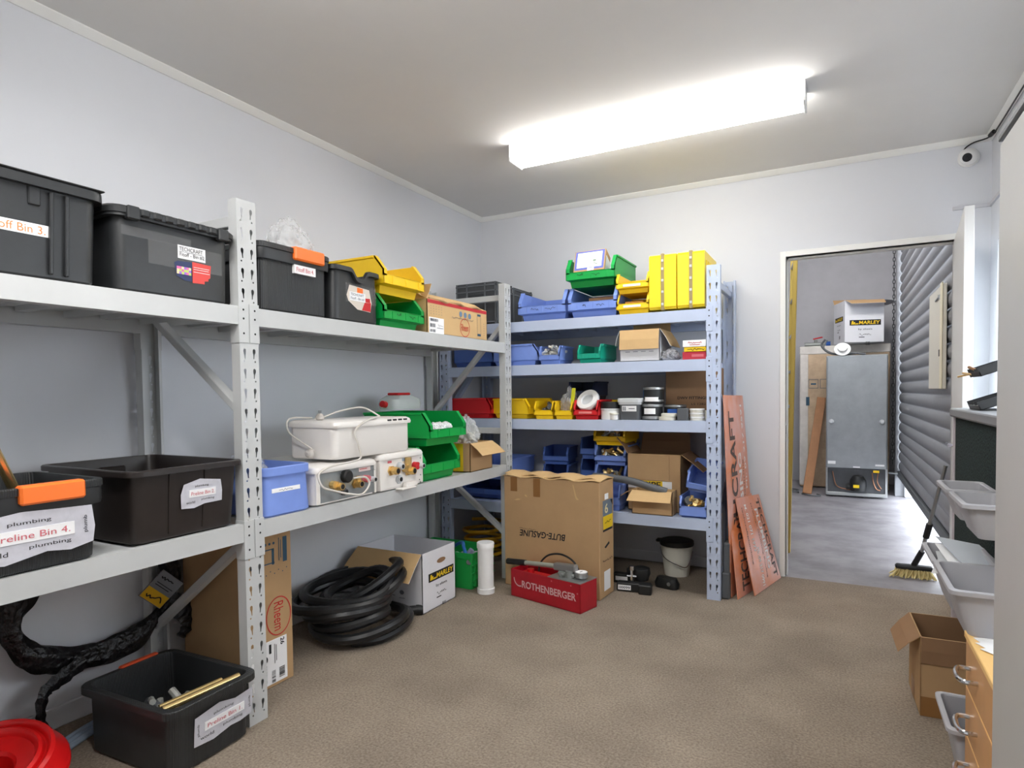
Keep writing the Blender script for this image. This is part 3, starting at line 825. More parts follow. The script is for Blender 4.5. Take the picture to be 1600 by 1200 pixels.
# ------------------------------------------------------------------ storage tubs
def tub(label, loc, rz, W, D, H, m, taper=.88, handles=(), ribs=0, ml=None, group=None, rim=.018, lid=False, scoop=False, open_=True, name='storage_tub', hm=None, rh=.022):
    t = thing(name, label, 'storage tub', loc, rz, group)
    cy = D / 2
    w0, d0 = W * taper, D * taper
    wi, di = W - 2 * rim, D - 2 * rim
    b = MB()
    def wl(z, k=0):    # wall section at z
        f = z / (H - rh)
        return w0 + (wi - w0) * f - 2 * k, d0 + (di - d0) * f - 2 * k
    L = [rrect(w0 - .02, d0 - .02, .03, 4, 0, cy, 0), rrect(w0, d0, .035, 4, 0, cy, .008)]
    a = wl(H * .5); L.append(rrect(a[0], a[1], .035, 4, 0, cy, H * .5))
    L += [rrect(wi, di, .035, 4, 0, cy, H - rh), rrect(W, D, .045, 4, 0, cy, H - rh + .001), rrect(W, D, .045, 4, 0, cy, H - .003), rrect(W - .006, D - .006, .043, 4, 0, cy, H)]
    L += [rrect(wi, di, .033, 4, 0, cy, H), rrect(wi - .004, di - .004, .033, 4, 0, cy, H - .006), rrect(w0 - .008, d0 - .008, .03, 4, 0, cy, .012)]
    if scoop:
        for q in L:
            z = q[0].z; p0, p1 = q[-1], q[0]
            q += [p0.lerp(p1, i / 24) for i in range(1, 24)]
            if z >= H - rh - .002:
                for v in q:
                    if v.y < .04: v.z -= scoop * math.exp(-((v.x - .01) / .042) ** 4)
    b.loft(L, True, True, 0, True)
    ob = b.build('tub_body', m, t, 30)
    for k in range(ribs):
        s = -.5 + (k + 1) / (ribs + 1)
        rb = MB()
        for (za, zb) in ((.02, H - rh - .002),):
            xa = s * w0; xb = s * wi
            y0 = cy - d0 / 2; y1 = cy - di / 2
            rb.add([(xa - .012, y0 - .004, za), (xa + .012, y0 - .004, za), (xb + .012, y1 - .004, zb), (xb - .012, y1 - .004, zb),
                    (xa - .012, y0 + .004, za), (xa + .012, y0 + .004, za), (xb + .012, y1 + .004, zb), (xb - .012, y1 + .004, zb)],
                   [(0, 1, 2, 3), (7, 6, 5, 4), (0, 4, 5, 1), (1, 5, 6, 2), (2, 6, 7, 3), (3, 7, 4, 0)])
        rb.build('rib', m, t)
    for (side, c, ln) in handles:
        h = MB()
        if side == 'f': h.box(c - ln / 2, c + ln / 2, -.012, rim + .006, H - .048, H + .006, c=.006)
        elif side == 'b': h.box(c - ln / 2, c + ln / 2, D - rim - .006, D + .012, H - .048, H + .006, c=.006)
        elif side == 'r': h.box(W / 2 - rim - .006, W / 2 + .012, cy + c - ln / 2, cy + c + ln / 2, H - .048, H + .006, c=.006)
        else: h.box(-W / 2 - .012, -W / 2 + rim + .006, cy + c - ln / 2, cy + c + ln / 2, H - .048, H + .006, c=.006)
        h.build('clip_handle', hm or ORANGE, t, label='orange clip handle')
    if lid:
        l = MB()
        l.loft([rrect(W + .01, D + .01, .05, 4, 0, cy, H - .012), rrect(W + .012, D + .012, .05, 4, 0, cy, H + .004), rrect(W - .004, D - .004, .045, 4, 0, cy, H + .012), rrect(W - .06, D - .06, .04, 4, 0, cy, H + .012), rrect(W - .07, D - .07, .04, 4, 0, cy, H + .004)], True, True)
        for k in range(7):
            x = -.12 + k * .04
            l.box(x - .014, x + .014, -.012, .004, H - .014, H + .010, c=.005)
        for x in (-.16, .16): l.box(x - .02, x + .02, -.014, .01, H - .03, H + .012, c=.004)
        l.build('lid', m, t, 30)
    t['_dims'] = 0
    del t['_dims']
    fpl = PL((0, cy - d0 / 2, 0), (1, 0, 0), (0, -(di - d0) / 2, H - rh))     # sloped front
    return t, fpl

tb, p = tub('black tub with a printed white bin sticker, first on the upper shelf', atL(.832, LZ1, -.012), 90, .56, .44, .280, BLACK, .90, (), 0, lid=False, rh=.03)
MB().box(.075, .105, .012, .024, .20, .252, c=.003).build('rib', BLACK, tb)
for x in (.125, .165): MB().bar((x, .016, .015), (x + .006, .002 + .01, .245), .010, .012, c=.002).build('rib', BLACK, tb)
lb = MB().plate(p, -.05, .118, .125, .150).build('label', PAPER, tb)
MB().txt(p, 'Fitoff Bin 3.', .045, .134, .142, .022, .0022, 0).build('lettering', INKO, lb)
MB().box(-.27, .27, -.004, .43, .2795, .2845, c=.004).build('lid', BLACK, tb)

tb, p = tub('black tub with navy and red stickers standing against the middle upright', atL(1.343, LZ1, -.010), 90, .445, .42, .250, BLACK, .90, (), 0, lid=True)
MB().rect(p, -.185, .175, .05, .205, .001).rect(p, -.10, .10, .17, .178, .0011).build('clear_tape', CLEARTAPE, tb)
lb = MB().plate(p, .002, .135, .105, .180).build('label', PAPER, tb)
MB().txt(p, 'TECHCRAFT', .050, .168, .088, .013, .0022).txt(p, 'Fitoff - Bin #2', .054, .149, .092, .014, .0022).rect(p, .006, .1575, .094, .1585, .0022).build('lettering', INK, lb)
st = MB().poly(p, [(-.012, .118), (-.005, .075), (.025, .062), (.052, .062), (.052, .128), (.0, .125)], .0014).build('sticker', mat('navy_sticker', '23305A', .5), tb)
ib = MB()
rnd = random.Random(5)
cm = [mat('sticker_pink', 'D86AA8', .6), mat('sticker_lime', 'B8CF6A', .6), mat('sticker_cream', 'E6D6A6', .6), mat('sticker_violet', '9A6AC8', .6)]
for i in range(6):
    for j in range(3):
        ib.rect(p, -.004 + i * .0088, .082 + j * .0085, -.004 + (i + 1) * .0088, .082 + (j + 1) * .0085, .0022, rnd.randrange(4))
ib.build('picture_print', cm, st)
st2 = MB().poly(p, [(.054, .058), (.10, .060), (.10, .070), (.115, .072), (.115, .080), (.122, .084), (.126, .128), (.054, .130)], .0014).build('sticker', mat('red_sticker', 'D8463F', .5), tb)
MB().rect(p, .058, .112, .118, .1135, .0022).rect(p, .058, .105, .116, .1065, .0022).rect(p, .058, .096, .12, .0975, .0022).build('print_lines', WINK, st2)

tb, p = tub('ribbed black tub with an orange clip handle on the upper shelf', atL(1.862, LZ1, -.010), 90, .395, .40, .265, BLACKR, .90, (('f', .055, .165),), 0)
MB().loft([rrect(.385, .386, .04, 4, 0, .2, .20), rrect(.388, .390, .04, 4, 0, .2, .21), rrect(.388, .390, .04, 4, 0, .2, .242)], False, False).build('collar_band', BLACK, tb)
lb = MB().plate(p, -.02, .165, .095, .200, .014).build('label', PAPER, tb)
MB().txt(p, 'Fitoff Bin 4.', .037, .1825, .095, .018, .0155).build('lettering', INKRP, lb)

tb, p = tub('black tub with a torn colourful sticker, front edge dipped, beside the yellow bin', atL(2.225, LZ1, -.010), 90, .335, .40, .245, BLACK, .92, (), 0, scoop=.042)
MB().rect(p, -.075, .09, .135, .175, .001).build('clear_tape', CLEARTAPE, tb)
st = MB().poly(p, [(-.07, .12), (-.06, .095), (.0, .06), (.09, .055), (.10, .10), (.085, .16), (-.05, .168)], .0014).build('sticker', mat('cream_sticker', 'D9CFC3', .6), tb)
MB().poly(p, [(.03, .06), (.09, .058), (.095, .1), (.05, .098)], .0022).poly(p, [(.055, .1), (.09, .1), (.088, .12), (.055, .118)], .0022).build('print_patch', INKR, st)
MB().poly(p, [(-.0, .135), (.04, .135), (.04, .16), (.0, .162)], .0022).build('print_patch', ORANGE, st)
lb = MB().plate(p, -.05, .098, .055, .138, .0026).build('label', PAPER, st)
MB().txt(p, 'TECHCRAFT', .0, .127, .09, .012, .0042).txt(p, 'Fitoff - Bin #1', .0, .109, .09, .012, .0042).build('lettering', INKG, tb)
def bag(label, loc, sx, sy, sz, seed, m=BAGM, cat='bag', name='plastic_bag', neck=True, group=None):
    bm = bmesh.new(); bmesh.ops.create_icosphere(bm, subdivisions=5, radius=1)
    for v in bm.verts:
        c = v.co.copy()
        d = noise.noise(c * 2.1 + V((seed, 0, 0))) * .30 + abs(noise.noise(c * 4 + V((0, seed, 0)))) * .32 - abs(noise.noise(c * 9 + V((seed, seed, 0)))) * .16
        k = 1 + d
        tz = c.z
        if neck and tz > .35: k *= 1 - .55 * (tz - .35) / .65
        v.co = V((c.x * k * sx, c.y * k * sy, max(-.55, tz * (1 + d * .5) * (1.5 if neck and tz > .35 else 1)) * sz))
    z0 = min(v.co.z for v in bm.verts)
    for v in bm.verts: v.co.z -= z0
    me = bpy.data.meshes.new(name); bm.to_mesh(me); bm.free()
    me.polygons.foreach_set('use_smooth', [True] * len(me.polygons))
    me.materials.append(m)
    o = bpy.data.objects.new(name, me); COL.objects.link(o); o.location = loc
    tag(o, label, cat, group)
    return o
bag('crumpled clear plastic bag poking out of the ribbed black tub', (-2.06, 1.90, LZ1 + .235), .10, .085, .085, 3)

# ------------------------------------------------------------------ picking bins
def picking_bin(label, loc, rz, W, L, H, m, group=None, slots=2, tagm=None, write=None, lip=(.24, .50), cut=.11, rot=None):
    t = thing('picking_bin', label, 'bin', loc, rz, group, rot)
    th = .004
    zl, zh = lip[0] * H, lip[1] * H
    yt = cut * L
    b = MB()
    hw = W / 2
    poly = [(L, zl), (L, H), (yt, H), (.0, zh + .12 * H), (.0, zl)]
    for sx in (-1, 1):
        x0, x1 = (-hw, -hw + th) if sx < 0 else (hw - th, hw)
        b.prism(poly, 'x', x0, x1)
        fl = .075 * W
        xa, xb = (-hw, -hw + fl) if sx < 0 else (hw - fl, hw)
        b.prism([(yt, H), (yt + .012, H), (.010, zh + .12 * H), (.0, zh + .12 * H)], 'x', xa, xb)
        b.prism([(.0, zh + .12 * H), (.008, zh + .12 * H), (.008, zh - .01), (.0, zh - .01)], 'x', xa, xb)
        xo, xp = (-hw - .007, -hw + .003) if sx < 0 else (hw - .003, hw + .007)
        b.box(xo, xp, yt + .004, L + .004, H - .013, H, c=.002)
    b.box(-hw, hw, 0, th, zl, zh, c=.001)
    b.box(-hw, hw, 0, .012, zh - .006, zh, c=.002)
    b.box(-hw, hw, L - th, L, zl, H)
    b.box(-hw, hw, L - .003, L + .007, H - .013, H, c=.002)
    w1, w2 = W * .90, W * .86
    ya, yb = .10 * L, L * .985
    def rl(w_, y0, y1, z): return [V((-w_ / 2, y0, z)), V((w_ / 2, y0, z)), V((w_ / 2, y1, z)), V((-w_ / 2, y1, z))]
    b.loft([rl(W, 0, L, zl), rl(w1, ya * .8, yb, zl - .006), rl(w2, ya, yb - .01, .0)], False, True, 0, False)
    b.build('bin_body', m, t)
    if slots:
        s = MB()
        for u in ((-.30, .02, .34) if slots == 2 else (-.32, .32)):
            s.box(u * W - .0015, u * W + .0015, -.0025, .0, zl + .004, zh - .006)
        s.box(-.30 * W, .34 * W, -.0025, 0, zl + .002, zl + .005)
        s.build('label_slot', m, t)
    pl = front_pl(0, (zl + zh) / 2, 0)
    if tagm:
        MB().plate(pl, -.27 * W, -.008, .25 * W, .006, .003).build('label', tagm, t)
    if write:
        s = MB()
        for i, (u, wd) in enumerate(write): s.scribble(pl, u * W, .002, wd * W, .018, 9, .0022, .0032, 0, i + int(W * 900))
        s.build('handwriting', INK, t)
    return t

def fit_pile(label, loc, wx, wy, n, m, seed, r=.012, cat='fittings', name='pipe_fitting_pile', h=.03):
    mb = MB(); rnd = random.Random(seed)
    for i in range(n):
        c = V((rnd.uniform(-wx, wx), rnd.uniform(-wy, wy), rnd.uniform(r, h)))
        d = V((rnd.uniform(-1, 1), rnd.uniform(-1, 1), rnd.uniform(-.5, .5))).normalized()
        L = r * rnd.uniform(1.5, 3)
        mb.cyl(c - d * L, c + d * L, r * rnd.uniform(.6, 1), 8, rnd.randrange(len(m)) if isinstance(m, list) else 0)
        if rnd.random() < .4: mb.cyl(c + d * L * .6, c + d * L * .6 + V((0, 0, 1)) * r * 1.6, r * .6, 7)
    o = mb.build(name, m); o.location = loc
    return tag(o, label, cat, None, 'stuff')

# upper shelf, long rack
picking_bin('green picking bin under the big yellow bin on the upper shelf', atL(2.575, LZ1), 90, .335, .48, .168, GREEN, write=((-.15, .1), (.18, .15)))
picking_bin('big yellow picking bin stacked on the green bin of the upper shelf', atL(2.575, LZ1 + .168, -.004), 90, .335, .50, .182, YEL)
MATS['slot']= YELC
# Rheem carton upper shelf
def rheem_logo(t, pl, u, v, r, ry=None, rotd=0, m=INKR):
    ry = ry or r
    lg = MB().ring(pl, u, v, r, ry, r * .07, .001, n=30)
    c, s = math.cos(math.radians(rotd)), math.sin(math.radians(rotd))
    lg.txt(pl, 'Rheem', u, v, (ry if rotd else r) * 1.45, (r if rotd else ry) * .75, .001, 0, False, 0, (c, -s, s, c))
    return lg.build('lettering', m, t)
cx = thing('carton', 'tan carton with a red band and round red logo at the upper shelf end', 'carton', atL(3.112, LZ1, .012), 90)
carton(cx, .65, .38, .185, KRAFTL, KRAFT, [('f', .10, -62, .005), ('b', .16, -55, .01), ('l', .12, -40, .02)])
pl = front_pl(0, 0, -.0004)
MB().plate(pl, -.32, .165, .32, .184, .0008).build('printed_band', mat('red_band', 'C03038', .6), cx)
rheem_logo(cx, pl, .06, .058, .055, .055)
t = MB().disc(pl, .015, .135, .017).disc(pl, .065, .133, .017).disc(pl, .115, .131, .017); t.build('printed_symbols', mat('slate_blue_ink', '6F86A0', .7), cx)
MB().scribble(pl, .04, .108, .24, .010, 40, .0018, .001, 0, 12).rect(pl, .205, .02, .207, .155, .001).rect(pl, .205, .02, .245, .022, .001).rect(pl, .207, .142, .247, .155, .001).rect(pl, .207, .022, .247, .034, .001).rect(pl, .245, .03, .247, .15, .001).build('printed_marks', INKT, cx)
d = MB()
for i in range(5):
    for j in range(4): d.disc(pl, -.29 + i * .026, .108 + j * .014, .0025, h=.001, n=6)
for j in range(6): d.disc(pl, .285, .03 + j * .014, .003, h=.001, n=6)
d.build('printed_dots', INKG, cx)
lb = MB().plate(pl, -.31, .0, -.165, .088, .0012).build('label', PAPER, cx)
MB().barcode(pl, -.30, .066, -.22, .082, 12, h=.0024).barcode(pl, -.30, .034, -.25, .054, 8, h=.0024).barcode(pl, -.30, .006, -.25, .022, 8, h=.0024).scribble(pl, -.20, .046, .05, .010, 12, .0016, .0024, 0, 2).rect(pl, -.235, .03, -.175, .033, .0024).build('lettering', INKG, lb)
MB().tube([(-.30 + i * .06, .004 + .012 * math.sin(i * 2.1), .188 + .006 * math.sin(i * 1.7)) for i in range(11)], .007, 5).build('crumpled_edge', KRAFT, cx)

# ---- lower shelf, long rack
tb, p = tub('ribbed black tub with orange clip and taped sign, beside the brass pipe', atL(.80, LZ2, -.010), 90, .575, .42, .238, BLACKR, .90, (('f', .135, .165),), 0)
MB().loft([rrect(.565, .406, .04, 4, 0, .21, .165), rrect(.568, .410, .04, 4, 0, .21, .175), rrect(.568, .410, .04, 4, 0, .21, .215)], False, False).build('collar_band', BLACK, tb)
def taped_sign(tb, p, u, v, wd, ht, words, h=.004, extra=True, seed=1):
    rnd = random.Random(seed)
    out = []
    for (a, b) in ((-.5, -.5), (-.2, -.56), (.1, -.46), (.3, -.5), (.5, -.42), (.52, 0), (.5, .5), (.2, .48), (-.1, .56), (-.5, .46), (-.53, 0)):
        out.append((u + a * wd + rnd.uniform(-.006, .006), v + b * ht + rnd.uniform(-.005, .005)))
    tp = MB().poly(p, out, h).build('printed_tape', PTAPE, tb)
    t = MB()
    t.txt(p, 'plumbing', u - wd * .02, v + ht * .30, wd * .34, ht * .11, h + .001)
    t.txt(p, 'plumbing', u + wd * .14, v - ht * .28, wd * .34, ht * .11, h + .001)
    t.txt(p, 'world', u - wd * .30, v - ht * .34, wd * .22, ht * .11, h + .001)
    if extra:
        t.txt(p, 'plumb', u - wd * .44, v - ht * .02, ht * .42, wd * .045, h + .001, 0, False, 0, (0, -1, 1, 0))
        t.txt(p, 'plumb', u + wd * .44, v + ht * .05, ht * .42, wd * .045, h + .001, 0, False, 0, (0, -1, 1, 0))
    t.build('lettering', INK, tp)
    lb = MB().plate(p, u - wd * .34, v - ht * .14, u + wd * .34, v + ht * .16, h + .002).build('label', PAPER, tb)
    MB().txt(p, words, u, v + ht * .01, wd * .60, ht * .15, h + .0034).build('lettering', INKRP, lb)
taped_sign(tb, p, .085, .105, .31, .120, 'Preline Bin 4.', .013, True, 2)
tag(MB().cyl((-2.151, .996, LZ2 + .03), (-1.925, .742, LZ2 + .475), .0135, 14, 0).build('brass_pipe', BRASSP), 'long brass pipe leaning out of the ribbed tub', 'pipe')
tb, p = tub('large empty black tub with a small taped sign on the lower shelf', atL(1.365, LZ2, -.012), 90, .43, .56, .245, BLACKB, .87, (), 2, rh=.02)
MB().box(-.02, .075, .515, .535, .11, .215, c=.006).build('inner_latch', BLACKB, tb)
taped_sign(tb, p, .045, .145, .15, .085, 'Preline Bin 2.', .006, False, 4)
tb, p = tub('plain light blue tub at the upright end of the lower shelf', atL(1.794, LZ2, -.004), 90, .252, .40, .197, BLUE, .97, (), 0, rim=.012, rh=.035)
lb = MB().plate(p, -.085, .095, .06, .112).build('label', PAPER, tb)
MB().scribble(p, -.015, .1035, .07, .008, 16, .0016, .0022, 0, 3).build('lettering', INKG, lb)
bag('clear plastic sheet bunched in the light blue tub', (-2.24, 1.80, LZ2 + .12), .10, .08, .07, 8, neck=False)

# heaters
def heater(label, loc, W, D, H, panel, group):
    t = thing('water_heater', label, 'water heater', loc, 90, group)
    MB().loft([rrect(W - .012, D, .03, 4, 0, D / 2, .006), rrect(W - .012, D, .03, 4, 0, D / 2, H - .026)], True, True).build('case', ENAMEL, t, 30)
    MB().loft([rrect(W + .004, D + .026, .03, 4, 0, D / 2, H - .032), rrect(W + .006, D + .030, .03, 4, 0, D / 2, H - .022), rrect(W - .004, D + .02, .03, 4, 0, D / 2, H - .008), rrect(W - .03, D - .01, .03, 4, 0, D / 2, H)], True, True).build('cover', ENAMEL, t, 40)
    ps = MB().box(-W / 2 + .03, W / 2 - .016, -.003, .004, .012, H - .034, c=.002)
    ps.build('connection_panel', panel, t)
    MB().box(-W / 2 + .006, -W / 2 + .03, -.006, .006, .008, H - .03, c=.002).build('edge_flange', ENAMEL, t)
    MB().box(W / 2 - .018, W / 2 - .004, -.006, .006, .008, H - .03, c=.002).build('edge_flange', ENAMEL, t)
    return t
def fitting(t, x, z, r, L, m, name='brass_connection', hexa=True):
    mb = MB()
    mb.cyl((x, 0, z), (x, -.012, z), r * 1.45, 6 if hexa else 16)
    mb.cyl((x, -.012, z), (x, -L, z), r, 14).cyl((x, -L * .55, z), (x, -L * .75, z), r * 1.15, 8)
    mb.cyl((x, -L, z), (x, -L - .001, z), r * .72, 12, 1)
    mb.build(name, [m, DARKHOLE], t)
h1 = heater('white water heater with grey connection panel, lying nearer the blue tub', atL(2.135, LZ2, .008), .40, .50, .175, ZINC, 'water heaters')
MB().box(-.05, .05, -.006, 0, .125, .128).box(.02, .19, -.006, 0, .118, .121).build('panel_seam', STEEL, h1)
lb = MB().plate(front_pl(0, 0, -.004), .075, .118, .155, .14).build('label', mat('pale_pink_label', 'E2CFCB', .6), h1)
MB().rect(front_pl(0, 0, -.004), .08, .131, .13, .134, .002).build('print_lines', INKR, lb)
fitting(h1, -.075, .075, .016, .045, BRASS); MB().cyl((-.10, -.004, .085), (-.10, -.026, .085), .018, 8).build('brass_elbow', BRASS, h1)
fitting(h1, .05, .07, .016, .045, BRASS); MB().cyl((.055, -.02, .07), (.055, -.02, .105), .012, 10).build('brass_elbow', BRASS, h1)
MB().lathe([(.030, 0), (.030, .02), (.024, .026), (0, .026)], 18, M=Matrix.Translation((-.015, -.003, .113)) @ Matrix.Rotation(PI / 2, 4, 'X')).build('black_cap', RUBBER, h1)
MB().cyl((.115, -.003, .085), (.115, -.03, .085), .017, 12).build('valve_collar', INKRP, h1)
fitting(h1, .14, .080, .012, .05, LGREY, 'pipe_connection', False)
fitting(h1, -.03, .045, .012, .025, GREYD, 'pipe_connection', False)
h2 = heater('white water heater with white connection panel, lying beside the green bins', atL(2.53, LZ2, .004), .36, .48, .19, ENAMEL, 'water heaters')
fitting(h2, -.09, .10, .018, .05, BRASS); fitting(h2, .045, .085, .018, .05, BRASS)
MB().cyl((.015, -.003, .10), (.015, -.035, .10), .020, 8).cyl((.03, -.02, .10), (.03, -.02, .155), .017, 10).build('brass_valve', BRASS, h2)
MB().cyl((.10, -.003, .105), (.10, -.03, .105), .02, 12).build('valve_collar', INKR, h2)
fitting(h2, .125, .103, .013, .05, LGREY, 'pipe_connection', False)
fitting(h2, -.025, .115, .015, .03, LGREY, 'pipe_connection', False); fitting(h2, -.03, .05, .016, .02, LGREY, 'pipe_connection', False)
MB().box(-.06, .06, -.05, -.004, .0, .006, c=.002).box(.0, .09, -.035, -.004, .004, .03, c=.003).build('bracket_tab', ENAMEL, h2)
MB().plate(front_pl(0, 0, -.004), -.115, .138, -.085, .15).build('label', INKRP, h2)
MB().plate(front_pl(0, 0, -.004), .0, .138, .035, .152).build('label', mat('pale_blue_label', '9FB4CC', .6), h2)
s = MB()
for x, z in ((-.155, .13), (-.155, .04), (.155, .14), (.155, .05), (.145, .025)): s.disc(front_pl(0, 0, -.004), x, z, .004, h=.001, n=8)
s.build('screw', GREYD, h2)
# third heater on top
h3 = thing('water_heater', 'white water heater stacked on top of the other two', 'water heater', atL(2.33, LZ2 + .191, .004), 90, 'water heaters')
MB().loft([rrect(.535, .28, .035, 5, 0, .14, 0), rrect(.545, .29, .035, 5, 0, .14, .01), rrect(.545, .29, .035, 5, 0, .14, .148)], True, True).build('case', ENAMEL, h3, 30)
MB().loft([rrect(.556, .312, .03, 5, 0, .14, .142), rrect(.562, .318, .032, 5, 0, .14, .152), rrect(.552, .308, .03, 5, 0, .14, .166), rrect(.53, .28, .03, 5, 0, .14, .174)], True, True).build('cover', ENAMEL, h3, 40)
sl_ = MB()
for k in range(4): sl_.box(.075 + k * .042, .105 + k * .042, -.017, -.010, .158, .166)
sl_.build('vent_slot', DARKHOLE, h3)
s = MB(); s.disc(front_pl(0, 0, -.0055), .255, .03, .004, h=.001, n=8); s.build('screw', GREYD, h3)
lx = LX
cc = MB()
Z3 = LZ2 + .191
cc.tube(smooth_path([(lx - .12, 2.50, Z3 + .18), (lx - .16, 2.42, Z3 + .225), (lx - .2, 2.30, Z3 + .21), (lx - .2, 2.18, Z3 + .182), (lx - .16, 2.10, Z3 + .182)]), .0045, 6)
cc.tube(smooth_path([(lx - .22, 2.14, Z3 + .183), (lx - .27, 2.05, Z3 + .182), (lx - .24, 2.02, Z3 + .12), (lx - .13, 2.042, Z3 + .05), (lx - .12, 2.045, Z3 + .03)]), .0045, 6)
cc.tube(smooth_path([(lx - .05, 2.42, Z3 + .183), (lx + .0, 2.34, Z3 + .181), (lx + .022, 2.23, Z3 + .165), (lx + .014, 2.17, Z3 + .12), (lx + .02, 2.185, Z3 + .06), (lx + .026, 2.19, Z3 + .0), (lx + .03, 2.12, Z3 - .012), (lx + .02, 2.0, Z3 - .022), (lx + .01, 1.946, Z3 - .05), (lx + .03, 1.945, Z3 - .10), (lx + .045, 2.0, Z3 - .125), (lx + .075, 2.06, Z3 - .145), (lx + .085, 2.13, Z3 - .155), (lx + .075, 2.19, Z3 - .12), (lx + .07, 2.17, Z3 - .085), (lx + .045, 2.12, Z3 - .085)]), .0045, 6)
cc = cc.build('power_lead', CORD)
tag(cc, 'pale power cord looped over the stacked water heaters', 'lead')
pg = thing('power_plug', 'clear plug hanging on the cord at the heater end', 'plug', (lx - .12, 2.037, Z3 + .03), 0)
MB().lathe([(.0, 0), (.018, .002), (.022, .012), (.018, .026), (.008, .034)], 16, M=Matrix.Rotation(PI / 2, 4, 'X')).build('plug_body', mat('clear_plug', 'BFB9B2', .2), pg)
MB().box(-.008, -.005, .0, .002, -.008, .008).box(.004, .007, 0, .002, -.008, .008).build('pins', STEEL, pg)
MB().box(-.03, .03, -.025, .025, .0, .004, c=.001).build('wall_pad', PAPER, pg) if False else None
pg2 = thing('power_plug', 'grey plug lying on the cover of the stacked heater', 'plug', (lx - .15, 2.12, Z3 + .175), 0)
MB().lathe([(.012, 0), (.02, .004), (.02, .016), (.01, .03)], 16).build('plug_body', MATS['clear_plug'], pg2)
MB().box(-.006, -.003, -.004, .004, .03, .044).box(.003, .006, -.004, .004, .03, .044).build('pins', STEEL, pg2)

# green bins lower shelf
picking_bin('lower of the two green picking bins stacked beside the heaters', atL(2.895, LZ2), 90, .37, .42, .192, GREEN)
picking_bin('upper green picking bin holding white bagged fittings', atL(2.950, LZ2 + .192, -.010), 90, .37, .46, .185, GREEN)
for i in range(3):
    bag(['white bagged roll in the upper green bin, end towards the heaters', 'middle white bagged roll of three in the upper green bin', 'white bagged roll in the upper green bin, end towards the small carton'][i], (LX - .03 - .004 * i, 2.86 + i * .062, LZ2 + .192 + .072), .034, .036, .036, 20 + i, mat('bagged_white', 'E4E6E6', .25, noise_amt=.25, noise_scale=40), 'fitting', 'bagged_roll', False, 'white bagged rolls in the green bin')
tag(MB().box(-.07, .07, -.10, .10, 0, .055, c=.004, M=Matrix.Rotation(.3, 4, 'Z') @ Matrix.Rotation(.35, 4, 'Y')).build('grey_packet', GREYD), 'dark grey packet inside the lower green bin', 'packet')
bpy.data.objects['grey_packet'].location = (LX - .17, 2.82, LZ2 + .03)
# translucent jug with red lid
jg = thing('plastic_jug', 'translucent plastic jug with red cap behind the upper green bin', 'jug', (-2.36, 3.03, LZ2 + .39), 90)
MB().loft([rrect(.26, .14, .04, 4, 0, 0, 0), rrect(.28, .15, .045, 4, 0, 0, .03), rrect(.27, .14, .045, 4, 0, 0, .06), rrect(.16, .10, .04, 4, -.01, 0, .085)], True, True).build('jug_body', JUGM, jg)
MB().box(-.075, .055, -.04, .04, .084, .100, c=.006).build('cap', RED, jg, label='red cap')
MB().cyl((-.14, 0, .03), (-.17, 0, .035), .02, 10).build('spout', RED, jg)
# carton with yellow side
cy_ = thing('carton', 'small brown carton with a yellow side and front flap hanging open', 'carton', atL(3.335, LZ2, .004), 90)
carton(cy_, .27, .30, .175, KRAFT, KRAFTL, [('f', .115, 128, -.01), ('b', .10, -30, .01)])
MB().box(-.1365, -.1348, .12, .30, .0, .175).build('yellow_print', INKY, cy_) if False else None
MB().rect(PL((-.1352, .15, 0), (0, -1, 0), (0, 0, 1)), -.146, .002, .10, .172, .0008).build('yellow_panel', INKY, cy_)
bag('clear plastic bag of fittings resting on the small carton', (-2.06, 3.30, LZ2 + .172), .085, .075, .085, 31)
fit_pile('metal fittings inside the clear bag on the small carton', (-2.04, 3.31, LZ2 + .185), .03, .03, 8, [NUTS, OFFW], 4, .014, h=.05)

# ------------------------------------------------------------------ on the floor along the long rack
tb, p = tub('black tub on the carpet holding brass pipes, taped bin sign in front', (-1.89, 1.388, .0015), 92, .365, .50, .238, BLACKR, .87, (), 0, rim=.024, rh=.028)
MB().box(-.03, .12, .484, .506, .205, .245, c=.005).build('clip_handle', ORANGED, tb, label='dull orange clip handle')
taped_sign(tb, p, .045, .125, .24, .10, 'Preline Bin 1.', .004, True, 7)
gp = [((-1.94, 1.36, .205), (-2.06, 1.19 + .03, .185)), ((-1.965, 1.50, .215), (-2.03, 1.235, .20))]
o = MB(); 
for i, (a, b) in enumerate((((-1.955, 1.525, .222), (-2.005, 1.262, .205)), ((-1.985, 1.475, .222), (-2.03, 1.268, .205)))):
    m = MB(); a = V(a); b = V(b)
    m.cyl(a, b, .013 if i == 0 else .010, 14).cyl(a, a + (a - b).normalized() * .001, .0105 if i == 0 else .008, 12, 1)
    tag(m.build('brass_pipe', [BRASSP, DARKHOLE]), ('thicker' if i == 0 else 'thinner') + ' short brass pipe across the tub on the carpet', 'pipe')
fit_pile('zinc pipe fittings lying in the tub on the carpet', (-2.08, 1.36, .055), .09, .09, 30, [NUTS, CAST, GREYD], 9, .017, h=.14)
